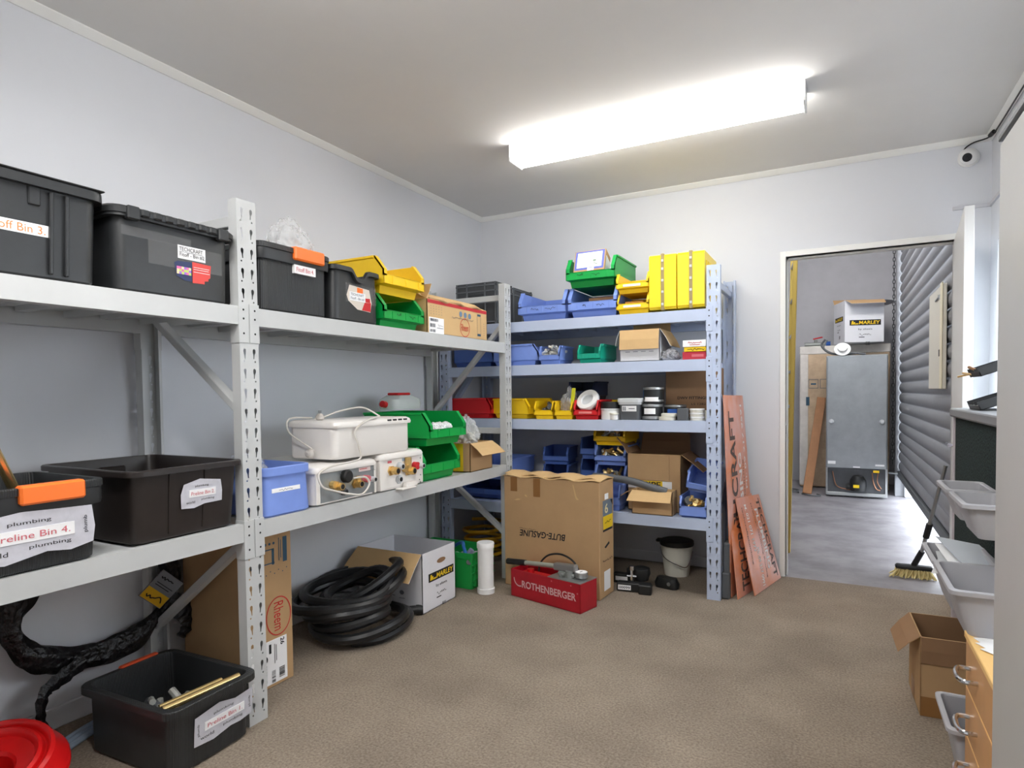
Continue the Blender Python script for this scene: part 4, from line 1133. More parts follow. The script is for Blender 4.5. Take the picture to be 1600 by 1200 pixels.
# red reel
rl = thing('hose_reel', 'round red ridged plastic reel lying on the carpet', 'reel', (-2.265, .885, .085), 0, rot=(math.radians(12), math.radians(13), 0))
MB().lathe([(.0, -.02), (.058, -.02), (.062, -.01), (.064, .050), (.072, .060), (.10, .066), (.118, .072), (.122, .088), (.130, .096), (.139, .090), (.143, .078), (.150, .078), (.154, .090), (.162, .097), (.172, .090), (.180, .066), (.198, .036), (.204, .024), (.204, .014), (.196, .012), (.17, .05), (.17, -.05), (.0, -.05)], 48).build('reel_flange', REDR, rl)
MB().lathe([(.05, -.02), (.046, .0), (.02, .005), (.018, .02), (0, .02)], 24).build('hub', REDP, rl)
lbp = PL((.155, -.03, .090), (.45, .89, 0), (-.89, .45, .3))
lb = MB().plate(lbp, -.05, -.014, .05, .014, .004).build('label', INK, rl)
MB().rect(lbp, .0, -.010, .046, .010, .005).build('yellow_patch', INKY, lb)
MB().rect(lbp, -.045, -.006, -.006, .008, .0055).build('white_patch', PAPER, lb)
# pale hose along the wall
for k in range(3):
    pts = smooth_path([(-2.12 - k * .026, .78, .011 + .002 * k), (-2.33 - k * .026, 1.02, .011), (-2.43 - k * .026, 1.20, .011), (-2.475 - k * .026, 1.36, .011), (-2.50 - k * .026, 1.60, .011)])
    tag(MB().tube(pts, .0115, 8).build('pale_hose', PALEBLUE), ['pale blue hose on the carpet nearest the black tub', 'middle pale blue hose of three along the skirting', 'pale blue hose on the carpet hard against the skirting'][k].replace('nearest', 'next to'), 'hose', 'pale hoses along the skirting')
# black polythene ring
bmx = bmesh.new()
NU, NV = 130, 26
vs = []
for i in range(NU):
    a = 2 * PI * i / NU
    cy = 1.375 + .295 * math.cos(a); cz = .465 + .215 * math.sin(a)
    row = []
    thick = .031 + .009 * math.cos(a + 2.2) + .006 * math.sin(3 * a) + .006 * math.sin(5 * a + 1)
    for j in range(NV):
        b = 2 * PI * j / NV
        rr = thick * (1 + .55 * noise.noise(V((math.cos(a) * 1.6 + math.cos(b) * 3.1, math.sin(a) * 1.6 + math.sin(b) * 3.1, 4.0))) + .34 * noise.noise(V((a * 3.2, math.cos(b) * 5, math.sin(b) * 5))))
        row.append(bmx.verts.new((-2.56 + rr * .75 * math.sin(b), cy + rr * math.cos(b) * math.cos(a) * 1.1, cz + rr * math.cos(b) * math.sin(a) * 1.1)))
    vs.append(row)
for i in range(NU):
    for j in range(NV):
        bmx.faces.new((vs[i][j], vs[(i + 1) % NU][j], vs[(i + 1) % NU][(j + 1) % NV], vs[i][(j + 1) % NV]))
bmesh.ops.recalc_face_normals(bmx, faces=bmx.faces)
me = bpy.data.meshes.new('wrapping'); bmx.to_mesh(me); bmx.free()
me.polygons.foreach_set('use_smooth', [True] * len(me.polygons)); me.materials.append(POLY)
pr = thing('wrapped_pipe_coil', 'pipe coil wrapped in crumpled black polythene hanging against the wall', 'pipe coil', (0, 0, 0))
link('wrapping', me, pr)
def ribbon(pts, wds, nrm):
    pts = smooth_path(pts, 6); n = len(pts); b = MB(); L = []; R_ = []
    for i, q in enumerate(pts):
        tdir = (pts[min(i + 1, n - 1)] - pts[max(i - 1, 0)]).normalized()
        s = tdir.cross(V(nrm)).normalized(); f = i / (n - 1) * (len(wds) - 1); k = min(int(f), len(wds) - 2); wv = wds[k] + (wds[k + 1] - wds[k]) * (f - k)
        off = V(nrm) * .006 * math.sin(i * 2.1)
        L.append([q + s * wv + off, q + V(nrm) * .008, q - s * wv - off, q - V(nrm) * .004])
    b.loft(L, True, True, 0, True)
    return b
ribbon([(-2.53, 1.30, .26), (-2.52, 1.215, .23), (-2.51, 1.15, .20), (-2.505, 1.135, .11), (-2.495, 1.16, .055), (-2.48, 1.175, .0)], [.028, .03, .022, .014, .009, .007], (1, 0, 0)).build('loose_strip', POLY, pr)
ribbon([(-2.52, 1.62, .39), (-2.50, 1.68, .34), (-2.50, 1.70, .27), (-2.51, 1.67, .22)], [.045, .05, .03, .02], (1, 0, 0)).build('loose_strip', POLY, pr)
lp = PL((-2.5, 1.585, .455), (.12, .62, -.62), (.25, .5, .55))
lb = MB().plate(lp, -.055, -.065, .055, .065, .006).build('label', mat('label_grey', '7A7B80', .4), pr)
MB().rect(lp, -.053, -.062, .053, -.012, .0075).build('yellow_patch', mat('label_amber', 'E5B21E', .5), lb)
MB().scribble(lp, .0, -.037, .075, .024, 9, .005, .0085, 0, 4).scribble(lp, -.01, .045, .06, .016, 9, .005, .0085, 0, 7).rect(lp, -.04, .015, .04, .018, .0085).rect(lp, -.04, .005, .03, .008, .0085).build('lettering', INK, lb)
for yy in (1.24, 1.50):
    MB().bar((-2.56, yy, .615), (-2.56, yy, .735), .006, .004).build('hanging_tie', RUBBER, pr)

# tall carton
tc = thing('carton', 'tall brown carton with a round red logo standing behind the middle upright', 'carton', (-2.148, 1.838, .001), 90)
carton(tc, .245, .40, .662, KRAFT, KRAFT, closed=True)
pl = front_pl(0, 0, -.0004)
rheem_logo(tc, pl, .045, .30, .068, .085, -90)
pb = MB().rect(pl, .075, .53, .098, .64)
pb.rect(pl, -.095, .535, .03, .54).rect(pl, -.095, .53, -.09, .60).rect(pl, .015, .53, .028, .60).rect(pl, -.095, .595, .028, .60)
pb.rect(pl, .052, .54, .056, .64).rect(pl, .062, .55, .066, .63)
for i in range(4): pb.disc(pl, -.04 + i * .022, .622, .006, n=8)
for i in range(8): pb.disc(pl, -.06 + i * .022, .49 + (i % 2) * .012, .003, n=6)
pb.build('printed_marks', INKT, tc)
lb = MB().plate(pl, -.118, .015, .085, .205, .0012).build('label', PAPER, tc)
lt = MB()
lt.disc(pl, -.035, .13, .016, h=.0024)
for (u0, v0, u1, v1) in ((-.05, .03, -.025, .105), (.0, .02, .02, .075), (.04, .03, .07, .075)): lt.barcode(pl, u0, v0, u1, v1, 9, False, .0024)
lt.rect(pl, -.012, .15, .0, .19, .0024).txt(pl, '26', .06, .185, .03, .022, .0024, 0, True, 0, (0, 1, -1, 0)).rect(pl, .016, .10, .019, .185, .0024).rect(pl, .025, .11, .028, .18, .0024)
lt.build('lettering', INK, lb)

# black corrugated hose
hs = MB(); pts = []
rnd = random.Random(11)
turns = 7.72; N = 560
for i in range(N):
    f = i / (N - 1); k = f * turns; a = 2 * PI * k - 1.0
    rad = .212 + .030 * math.sin(k * 1.9) + .016 * math.sin(k * 4.3) - .035 * max(0, f - .55)
    up = max(0.0, (f - .40) / .60)
    cx_ = -2.245 + .040 * math.sin(k * 1.3) - .09 * up; cy_2 = 2.455 + .050 * math.cos(k * .9) + .10 * up
    tilt = up * (.075 * math.sin(a + .45 + .5 * math.sin(k * 1.1)) + .055 * math.sin(k * 1.7)) + .012 * math.sin(a * 2 + k)
    z = .030 + .046 * min(k, 3.4) + .085 * up + tilt - .05 * max(0, f - .93) / .07
    pts.append((cx_ + rad * math.cos(a), cy_2 + rad * (1.05 + .08 * math.sin(k * 2.3)) * math.sin(a), max(.0268, z)))
hs.tube(pts, .0245, 9, False, 0, lambda i: 1 + .06 * (i % 2))
hs = hs.build('corrugated_hose', HOSEB)
tag(hs, 'coil of black corrugated drain hose heaped on the carpet', 'hose')
hs2 = thing('hose_coupling', 'black hose end fitting on the carpet beside the coil', 'fitting', (-2.16, 2.79, .0))
MB().cyl((0, 0, .028), (.06, .05, .028), .026, 14).cyl((.045, .038, .028), (.075, .062, .028), .029, 14).build('coupling_body', RUBBER, hs2)

# marley carton
mc = thing('carton', 'white open carton with yellow and black logo on the carpet by the hose', 'carton', (-2.079, 3.012, .001), 90)
carton(mc, .342, .47, .345, WHITEC, WHITEC, [('l', .19, 132, -.015)], fi=KRAFTL)
# white inside
pl = front_pl(0, 0, -.0006)
marley_print(mc, pl, .02, .215, .26)
MB().loft([[pl.p(.02 + .045 * math.cos(a) * (1 if abs(math.cos(a)) > .1 else 1), .27 + .015 * math.sin(a), .0008) for a in [2 * PI * i / 16 for i in range(16)]]], False, True, 0, False).build('hand_hole', KRAFTD, mc)
pl2 = PL((-.1716, .235, 0), (0, -1, 0), (0, 0, 1))
pm = MB().ring(pl2, .02, .12, .02, .02, .002).disc(pl2, .09, .11, .016, .013).rect(pl2, -.0, .085, .04, .088).rect(pl2, .07, .075, .11, .078).rect(pl2, .02, .11, .021, .132)
pm.scribble(pl2, .02, .03, .36, .014, 44, .002, .001, 0, 9)
pm.build('printed_symbols', INKG, mc)
# green crate
gc = thing('plastic_crate', 'green plastic crate holding hose offcuts behind the white carton', 'crate', (-2.045, 3.475, .001), 90)
b = MB()
W_, D_, H_ = .285, .50, .235
b.loft([rrect(W_ - .03, D_ - .03, .015, 3, 0, D_ / 2, 0), rrect(W_ - .008, D_ - .008, .015, 3, 0, D_ / 2, H_ - .04), rrect(W_ + .006, D_ + .006, .015, 3, 0, D_ / 2, H_ - .038), rrect(W_ + .006, D_ + .006, .015, 3, 0, D_ / 2, H_), rrect(W_ - .012, D_ - .012, .012, 3, 0, D_ / 2, H_), rrect(W_ - .036, D_ - .036, .012, 3, 0, D_ / 2, .006)], True, True)
b.build('crate_body', GREENC, gc, 30)
for k in range(5):
    MB().box(-.115 + k * .054, -.103 + k * .054, -.006, .012, .02, H_ - .04, c=.002).build('rib', GREENC, gc)
for k in range(3):
    MB().box(-W_ / 2 + .004, W_ / 2 - .004, -.005, .008, .055 + k * .05, .062 + k * .05, c=.002).build('rib', GREENC, gc)
MB().box(-.06, .06, -.012, .004, H_ - .06, H_ - .005, c=.004).build('grip_handle', GREENC, gc)
tag(MB().tube(smooth_path([(-2.11, 3.37, .20), (-2.17, 3.43, .245), (-2.24, 3.52, .25), (-2.34, 3.56, .20), (-2.40, 3.5, .12)]), .012, 8).build('blue_pipe', mat('blue_pipe', '3F7FD2', .4)), 'blue pipe offcut curving out of the green crate', 'pipe')
fit_pile('pale hose offcuts heaped inside the green crate', (-2.27, 3.475, .03), .18, .10, 22, [LGREY, mat('lilac_grey', '9FA3BC', .4), GREYD], 15, .02, 'hose', 'hose_offcut_pile', .17)
# pvc tube
pt = thing('pipe_canister', 'white capped plastic pipe standing upright on the carpet', 'pipe', (-1.955, 3.345, .001))
MB().lathe([(.0, 0), (.050, 0), (.050, .305), (0, .305)], 28).build('tube', WHITE, pt)
MB().lathe([(.0, 0), (.055, 0), (.056, .03), (.050, .033), (0, .033)], 28).build('cap', WHITE, pt)
MB().lathe([(.0, .285), (.0545, .285), (.055, .315), (.052, .32), (0, .32)], 28).build('cap', WHITE, pt)
# yellow hose on floor behind
yh = MB()
yh.tube(smooth_path([(-2.36 + (.17 - .012 * (k % 3)) * math.cos(k * .62), 4.05 + .17 * math.sin(k * .62), .014 + .0058 * k) for k in range(46)], 3), .013, 7)
tag(yh.build('yellow_hose', YELD), 'yellow hose coil under the blue-grey rack corner', 'hose')

# big carton in front of the rack
bg_ = thing('carton', 'large brown carton with upside-down black lettering standing before the blue-grey rack', 'carton', (-1.252, 3.500, .001), -4)
W_, D_, H_ = .675, .215, .715
b = MB(); b.box(-W_, 0, 0, D_, 0, H_, 0, .004); b.build('carton_body', KRAFT, bg_)
# crumpled top flaps
fl = MB()
N = 20
for lay in range(2):
    rows = []
    for i in range(N + 1):
        x = -W_ - .004 + (W_ + .01) * i / N
        z = H_ + .004 + .008 * lay + .007 * math.sin(i * 1.1 + lay) + .004 * noise.noise(V((i * .7, lay * 3, 0)))
        y0 = -.006 if lay == 0 else .02 + .015 * math.sin(i * .5)
        rows.append([V((x, y0, z)), V((x, D_ * .5, z + .012)), V((x, D_ * .96, z)), V((x, D_ * .96, z - .003)), V((x, D_ * .5, z + .009)), V((x, y0, z - .004))])
    fl.loft(rows, True, True, 0, False)
fl.build('top_flap', KRAFTL, bg_)
pl = front_pl(0, 0, -.0002)
MB().rect(pl, -.455, .595, -.405, .712).build('tape_strip', TAPE, bg_)
MB().rect(pl, -.625, .62, -.575, .712).build('tape_strip', TAPE, bg_)
t = MB().txt(pl, 'BUTE-GASLINE', -.395, .355, .325, .042, .001, 0, True, .15, (-1, 0, 0, -1))
t.scribble(pl, -.50, .384, .12, .007, 30, .0016, .001, 0, 5)
t.build('lettering', INK, bg_)
c = MB(); 
MB().poly(pl, [(-.178, .69), (-.172, .69), (-.15, .615), (-.135, .60), (-.15, .598), (-.16, .61)], .001).build('torn_tape', KRAFTL, bg_)
MB().poly(pl, [(-.60, .565), (-.57, .575), (-.545, .572), (-.575, .562)], .001).poly(pl, [(-.52, .60), (-.512, .605), (-.50, .592), (-.508, .589)], .001).build('scuff_mark', KRAFTL, bg_)
pr_ = PL((.0002, D_ / 2, 0), (0, 1, 0), (0, 0, 1))
lb = MB().plate(pr_, -.06, .42, .085, .595).build('label', mat('label_navy_grey', '6F7B88', .6), bg_)
MB().rect(pr_, -.06, .42, .085, .50, .0022).rect(pr_, -.06, .44, .085, .48, .0024).build('yellow_patch', INKY, lb)
MB().txt(pr_, '6', -.01, .545, .05, .06, .0024, 0, True).build('lettering', mat('label_cream_ink', 'EADDB0', .6), lb)
MB().rect(pr_, -.06, .405, .085, .418, .001).scribble(pr_, .01, .462, .09, .014, 18, .003, .0034, 0, 4).poly(pr_, [(.05, .59), (.085, .59), (.085, .55)], .003).poly(pr_, [(-.04, .31), (.03, .335), (.04, .32), (-.02, .30)], .001).build('lettering', INK, bg_)
MB().plate(pr_, -.03, .60, .025, .635).plate(pr_, -.045, .04, .05, .16).build('label', PAPER, bg_)
MB().scribble(pr_, .01, .225, .15, .014, 26, .003, .001, 0, 8).build('lettering', INK, bg_)

# pressure test pump
pp = thing('pressure_test_pump', 'red steel pressure test pump with grey handle before the large carton', 'pump', (-1.277, 3.24, .001), -13.8)
W_, D_, H_ = .523, .165, .168
b = MB()
b.box(-W_, 0, 0, .004, 0, H_).box(-W_, 0, D_ - .004, D_, 0, H_).box(-W_, -W_ + .004, 0, D_, 0, H_).box(-.004, 0, 0, D_, 0, H_).box(-W_, 0, 0, D_, 0, .004)
b.build('tank', REDP, pp)
MB().box(-W_ + .02, -.22, .03, D_ - .03, .09, .14, c=.01).cyl((-.43, .08, .13), (-.43, .08, .165), .022, 12).build('inner_cover', RED, pp)
MB().box(-.235, .002, -.002, D_ + .002, H_, H_ + .006, c=.002).build('top_plate', STEEL, pp)
MB().box(-.20, -.085, .05, .12, H_ + .006, H_ + .03, c=.006).cyl((-.19, .085, H_), (-.19, .085, H_ + .05), .02, 12).cyl((-.12, .06, H_), (-.12, .06, H_ + .042), .024, 12).cyl((-.16, .055, H_ + .012), (-.16, .03, H_ + .012), .014, 10).build('pump_block', CAST, pp)
MB().bar((-.085, .085, H_ + .058), (-.245, .085, H_ + .046), .042, .042, c=.006).build('lever_yoke', STEEL, pp)
MB().tube([(-.22, .085, H_ + .048), (-.48, .085, H_ + .024)], .015, 12).build('lever', mat('lever_grey_green', '969A8E', .45), pp)
MB().cyl((-.475, .085, H_ + .0245), (-.625, .085, H_ + .010), .019, 14).build('grip', RUBBER, pp)
MB().lathe([(.036, 0), (.038, .004), (.038, .028), (.035, .032)], 24, (-.055, .09, H_ + .012)).cyl((-.055, .09, H_), (-.055, .09, H_ + .02), .01, 8).build('gauge_case', STEEL, pp)
MB().lathe([(.0, .0445), (.035, .0445)], 24, (-.055, .09, H_), cap0=False, cap1=False).build('gauge_dial', PAPER, pp)
MB().box(-.057, -.053, .075, .1, H_ + .0446, H_ + .0456).build('gauge_needle', INK, pp)
MB().tube(smooth_path([(-.39, .11, .15), (-.385, .12, .20), (-.33, .13, .255), (-.24, .135, .275), (-.15, .13, .255), (-.095, .12, .205), (-.085, .11, .175)]), .006, 8).build('hose', RUBBER, pp)
pl = front_pl(0, 0, -.0002)
t = MB().txt(pl, 'ROTHENBERGER', -.232, .088, .405, .044, .001, 0, True)
t.ring(pl, -.455, .118, .045, .05, .007, n=16, a0=PI * 1.0, a1=PI * 1.62).ring(pl, -.02, .112, .004, .004, .0012, n=10)
t.build('lettering', mat('pale_pink_ink', 'DDB3B5', .6), pp)
MB().disc(pl, -.205, .15, .005, n=10).disc(pl, -.065, .15, .005, n=10).build('rivet', INKRP, pp)
# taps
tp_ = thing('tap_fitting', 'glossy black mixer tap with chrome neck on the carpet under the rack', 'tap', (-1.12, 3.78, .001), 8)
MB().box(-.11, .10, -.04, .02, 0, .055, c=.006).box(.03, .11, -.075, -.02, 0, .06, c=.006).build('tap_base', RUBBER, tp_)
MB().lathe([(.0, .055), (.045, .055), (.05, .075), (.06, .10), (.055, .13), (.03, .14), (0, .141)], 20, (.03, .06, 0)).build('dome_handle', RUBBER, tp_)
MB().cyl((-.02, 0, .055), (-.02, 0, .13), .010, 10).cyl((-.02, 0, .13), (-.02, 0, .155), .017, 12).cyl((-.05, 0, .09), (.01, 0, .09), .008, 8).build('neck', CHROME, tp_)
MB().plate(front_pl(0, 0, -.04), -.10, .012, -.02, .042, .002).build('label', PAPER, tp_)
MB().txt(front_pl(0, 0, -.042), '00099', -.06, .027, .07, .016, .001, 0, True).build('lettering', INKG, tp_)
tq = thing('tap_fitting', 'second black tap body with paper tag behind the mixer tap', 'tap', (-1.235, 3.92, .001), 4)
MB().box(-.07, .08, -.03, .03, 0, .06, c=.006).box(.02, .08, -.02, .02, .06, .10, c=.006).build('tap_base', RUBBER, tq)
MB().plate(front_pl(0, 0, -.03), -.05, .018, .03, .045, .002).build('label', PAPER, tq)
tr = thing('tap_fitting', 'flat black tap lever with round screw beside the mixer tap', 'tap', (-.955, 3.93, .001), -12)
MB().loft([rrect(.15, .07, .03, 4, 0, 0, 0), rrect(.16, .08, .034, 4, 0, 0, .03), rrect(.13, .06, .028, 4, 0, 0, .065)], True, True).build('lever_body', RUBBER, tr)
MB().cyl((.03, -.037, .035), (.03, -.043, .035), .012, 12).build('screw', STEEL, tr)
# bucket
bk = thing('bucket', 'small cream bucket with black lid on the carpet under the rack', 'bucket', (-.965, 4.25, .001))
MB().lathe([(.0, .002), (.078, .002), (.082, .0), (.105, .20), (.110, .205), (.110, .212), (.104, .212), (.08, .006), (0, .006)], 28, cap0=False, cap1=False).build('pail', OFFW, bk)
MB().lathe([(.112, .205), (.115, .212), (.112, .235), (.09, .242), (.06, .238), (.0, .246)], 28, cap0=False).box(-.14, -.09, -.025, .025, .215, .235, c=.006).build('lid', RUBBER, bk)
MB().tube(smooth_path([(-.10, -.05, .19), (-.06, -.115, .14), (.02, -.125, .10), (.085, -.08, .08), (.108, .0, .17)]), .003, 6).build('wire_handle', CHROME, bk)
# dark case behind the post
dk = thing('tool_case', 'slim dark grey case standing behind the rack end upright', 'case', (-.584, 3.86, .001), 0, rot=(0, 0, math.radians(-2)))
MB().box(-.018, .018, 0, .30, .0, .34, c=.008).build('case_shell', GREYD, dk)
MB().box(-.026, .022, -.01, .1, .0, .16, c=.008).build('case_foot', GREYD, dk)
tag(MB().box(-.588, -.555, 4.18, 4.24, .12, .16, c=.004).build('yellow_block', YELD), 'small yellow block between the rack and the orange signs', 'block') if False else None

# orange signs
def sign(label, quad, lines, tilt=1):
    BL, BR, TR, TL = [V(q) for q in quad]
    t = thing('corflute_sign', label, 'sign', (BL + BR) * .5)
    o = (BL + BR) * .5
    n = (BR - BL).cross(TL - BL).normalized()
    def P(u, v, h=0):
        return (BL * (1 - u) * (1 - v) + BR * u * (1 - v) + TR * u * v + TL * (1 - u) * v) + n * (h + .012 * math.sin(PI * v) * math.sin(PI * u)) - o
    N = 6; b = MB(); vs = []
    for h in (0, .004):
        for i in range(N + 1):
            for j in range(N + 1): vs.append(P(i / N, j / N, h))
    fs = []
    K = (N + 1) ** 2
    for i in range(N):
        for j in range(N):
            a = i * (N + 1) + j
            fs += [(a, a + 1, a + N + 2, a + N + 1), (K + a, K + a + N + 1, K + a + N + 2, K + a + 1)]
    for j in range(N):
        for a, c in ((j, j + 1), (N * (N + 1) + j, N * (N + 1) + j + 1)): fs.append((a, c, K + c, K + a))
        a, c = j * (N + 1), (j + 1) * (N + 1); fs.append((a, c, K + c, K + a))
        a, c = j * (N + 1) + N, (j + 1) * (N + 1) + N; fs.append((a, c, K + c, K + a))
    b.add(vs, fs, 0, True)
    b.build('panel', SIGN, t, 40)
    for (s, uc, va, vb, hh, m, bold, up) in lines:
        d, f, asp = text_data(s, bold)
        out = []
        for (a, c) in d:
            if up: u = uc - (c - .5) * hh; v = va + a * (vb - va)
            else: u = uc + (c - .5) * hh; v = vb - a * (vb - va)
            out.append(P(u, v, .0055))
        MB().add(out, f).build('lettering', m, t)
sign('tall faded orange sign leaning on the rack end, lettering running upwards', [(-.560, 3.90, .002), (-.475, 4.44, .002), (-.563, 4.41, 1.222), (-.598, 3.84, 1.230)],
     [('TECHCRAFT', .27, .12, .92, .22, SIGNDK, True, True), ('PLUMBING', .52, .15, .70, .15, WINK, True, True), ('Drainage  Gasfitting', .67, .2, .66, .06, SIGNDK, False, True), ('Ph. 09 217 9591', .80, .50, .95, .09, WINK, True, True)])
sign('short orange sign half hidden under the front one, pale faded edge', [(-.520, 3.876, .002), (-.405, 4.30, .002), (-.500, 4.36, .572), (-.588, 3.935, .590)],
     [('TECHCRAFT', .30, .05, .93, .24, SIGNDK, True, True), ('PLUMBING', .58, .1, .85, .16, WINK, True, True)])
sign('short orange sign in front of the others beside the doorway', [(-.437, 3.985, .002), (-.325, 4.455, .002), (-.465, 4.45, .555), (-.552, 4.0, .590)],
     [('TECHCRAFT', .84, .05, .96, .15, SIGNDK, True, False), ('PLUMBING', .66, .18, .85, .13, WINK, True, False), ('Drainage Gasfitting Roofing', .52, .1, .92, .05, SIGNDK, False, False), ('M. 021 071 1973', .28, .42, .92, .085, WINK, True, False), ('Ph. 09 217 0991', .36, .04, .45, .085, WINK, True, False), ('techcraftplumbing', .14, .3, .9, .05, SIGNDK, False, False)])

# ------------------------------------------------------------------ on the blue-grey rack
Z1, Z2, Z3_, Z4 = BZ
bc = thing('plastic_crate', 'charcoal folding crate on the corner of the highest shelf', 'crate', (-2.292, 3.835, Z1 + .0005), 0)
b = MB()
W_, D_, H_ = .33, .58, .30
for (x0, x1, y0, y1) in ((-W_ / 2, W_ / 2, 0, .012), (-W_ / 2, W_ / 2, D_ - .012, D_)):
    b.box(x0, -.06, y0, y1, 0, H_).box(.06, x1, y0, y1, 0, H_).box(-.06, .06, y0, y1, 0, H_ - .13).box(-.06, .06, y0, y1, H_ - .085, H_)
b.box(-W_ / 2, -W_ / 2 + .012, 0, D_, 0, H_).box(-W_ / 2, W_ / 2, 0, D_, 0, .01)
x0 = W_ / 2 - .012
b.box(x0, W_ / 2, 0, D_ * .42, 0, H_).box(x0, W_ / 2, D_ * .42, D_ * .47, 0, H_ - .05).box(x0, W_ / 2, D_ * .47, D_, 0, H_ - .006)
b.build('crate_body', CRATEG, bc)
fr2 = MB()
for z in (H_ - .02, H_ - .06, .02): fr2.box(-W_ / 2 - .004, W_ / 2 + .004, -.005, .0, z - .004, z + .004).box(W_ / 2, W_ / 2 + .005, 0, D_ * .42, z - .004, z + .004).box(W_ / 2, W_ / 2 + .005, D_ * .47, D_, z - .004, z + .004)
for x in (-.16, -.075, .075, .16): fr2.box(x - .005, x + .005, -.005, 0, 0, H_)
for y in (.01, .12, .26, .40, .57): fr2.box(W_ / 2, W_ / 2 + .005, y - .005, y + .005, 0, H_ - .01)
fr2.build('moulded_frame', mat('charcoal_frame', '62666B', .5), bc)
picking_bin('blue picking bin with pen writing next to the charcoal crate', atB(-1.765, Z1, .0), 0, .355, .46, .200, BLUE, write=((-.14, .16), (.18, .22)))
picking_bin('blue picking bin with pen writing under the green bin', atB(-1.405, Z1, .0), 0, .340, .48, .200, BLUE, write=((-.16, .07), (.17, .16)))
tag(MB().box(-1.46, -1.28, 3.90, 4.16, Z1 + .012, Z1 + .135, c=.003).build('brown_box', KRAFTD), 'brown box inside the blue bin under the green bin', 'box')
picking_bin('green picking bin stacked on a blue bin at the top', atB(-1.416, Z1 + .200, -.004), 0, .335, .46, .190, GREEN, write=((-.2, .12), (.12, .16)))
sb = thing('parts_box', 'small brown box with blue-bordered white label tilted in the green bin', 'box', (-1.435, 3.832, Z1 + .302), 0, rot=(math.radians(-24), math.radians(-1.5), math.radians(3)))
MB().box(-.105, .105, 0, .11, 0, .16, c=.002).build('box_body', KRAFT, sb)
pl = front_pl(0, 0, -.0004)
lb = MB().plate(pl, -.098, .012, .098, .154).build('label', mat('label_periwinkle', '5A66B8', .6), sb)
MB().rect(pl, -.084, .026, .084, .142, .0022).rect(pl, -.01, .0, .035, .022, .0022).build('label_panel', PAPER, lb)
MB().disc(pl, .035, .075, .012, .009, .0034).poly(pl, [(.02, .06), (.03, .06), (.06, .045), (.055, .04)], .0034).build('picture_print', mat('grey_green_ink', '7E9080', .7), lb)
MB().rect(pl, -.07, .104, .02, .107, .0034).rect(pl, -.07, .085, -.02, .087, .0034).rect(pl, -.07, .07, -.02, .072, .0034).build('print_lines', INKG, lb)
MB().rect(PL((.1052, .06, 0), (0, 1, 0), (0, 0, 1)), -.045, .01, .05, .12).build('paper_patch', PAPER, sb)
picking_bin('lower yellow picking bin of two stacked beside the yellow cases', atB(-1.137, Z1), 0, .212, .32, .132, YEL, slots=0, tagm=PAPER)
picking_bin('upper yellow picking bin of two stacked beside the yellow cases', atB(-1.137, Z1 + .132, -.004), 0, .212, .32, .128, YEL, slots=0, tagm=PAPER)
tag(MB().box(-1.20, -1.08, 3.86, 4.02, 0, .05, c=.003).build('orange_packet', mat('orange_packet', 'C98A3A', .6)), 'orange packet inside the lower yellow bin', 'packet')
bpy.data.objects['orange_packet'].location.z = Z1 + .035
def case(label, x, w):
    t = thing('tool_case', label, 'case', atB(x, Z1, .005), 0)
    for s in (-1, 1):
        MB().loft([[V((s * a, y, z)) for y, z in ((.012, .015), (.40, .015), (.415, .03), (.415, .33), (.40, .348), (.012, .348), (0, .335), (0, .03))] for a in (.009, w / 2 - .022, w / 2)], True, True, 0, False).build('case_shell', YELC, t)
        if s > 0:
            for k in range(6): MB().box(w / 2, w / 2 + .004, .06 + k * .055, .085 + k * .055, .06, .30, c=.002).build('moulded_rib', YELC, t)
    MB().box(-.010, .010, -.005, .42, .008, .354, c=.003).build('seam_frame', mat('case_seam', '9C8A5E', .5), t)
    for z in (.045, .12, .19, .26, .31): MB().box(-.007, .007, -.008, -.004, z - .008, z + .008, c=.002).build('catch', LGREY, t)
case('yellow hard case on edge next to the yellow picking bins', -.948, .166)
case('yellow hard case on edge at the end upright of the rack', -.778, .160)

# second shelf
a2 = picking_bin('dark blue picking bin turned sideways behind the long rack upright', (-2.16, 3.99, Z2 + .0005), 90, .30, .33, .145, BLUED)
picking_bin('blue picking bin turned sideways next to the small blue bin', (-1.80, 3.975, Z2 + .0005), 90, .30, .35, .145, BLUE)
picking_bin('small pale blue bin full of white fittings', atB(-1.713, Z2), 0, .155, .24, .125, BLUE)
fit_pile('white pipe fittings heaped in the small blue bin', (-1.713, 3.90, Z2 + .03), .058, .06, 34, [OFFW, NUTS, LGREY], 21, .012, h=.085)
picking_bin('teal picking bin by itself on the second shelf', atB(-1.430, Z2), -4, .165, .27, .122, TEAL)
w2 = thing('carton', 'white open carton with tan flap folded over its front on the second shelf', 'carton', atB(-1.097, Z2, .014), 0)
carton(w2, .255, .30, .198, mat('greyish_carton', 'CFCFD2', .7), KRAFTL, [('f', .125, 172, .0), ('r', .125, 150, .01), ('l', .10, 163, .0), ('b', .1, 0, 0)])
s = MB()
for k in range(4): s.rect(front_pl(0, 0, -.0006), -.09 + k * .05, .058, -.06 + k * .05, .062)
s.build('printed_marks', INKG, w2)
bag('grey clear bag of screws beside the white carton', (-.915, 3.88, Z2 + .002), .05, .05, .045, 41, mat('greyish_bag', 'B9BABF', .2, alpha=.75, noise_amt=.4, noise_scale=50), neck=False)
b1 = thing('parts_box', 'red box lowest in the small stack on the second shelf', 'box', atB(-.755, Z2, .012), 0)
MB().box(-.075, .065, 0, .20, 0, .046, c=.002).build('box_body', mat('red_box', 'B8283A', .6), b1)
MB().rect(front_pl(0, 0, -.0003), -.02, .014, .05, .03).build('label', INKRP, b1)
b2 = thing('parts_box', 'yellow and black box in the middle of the small stack', 'box', atB(-.75, Z2 + .0465, .008), 0)
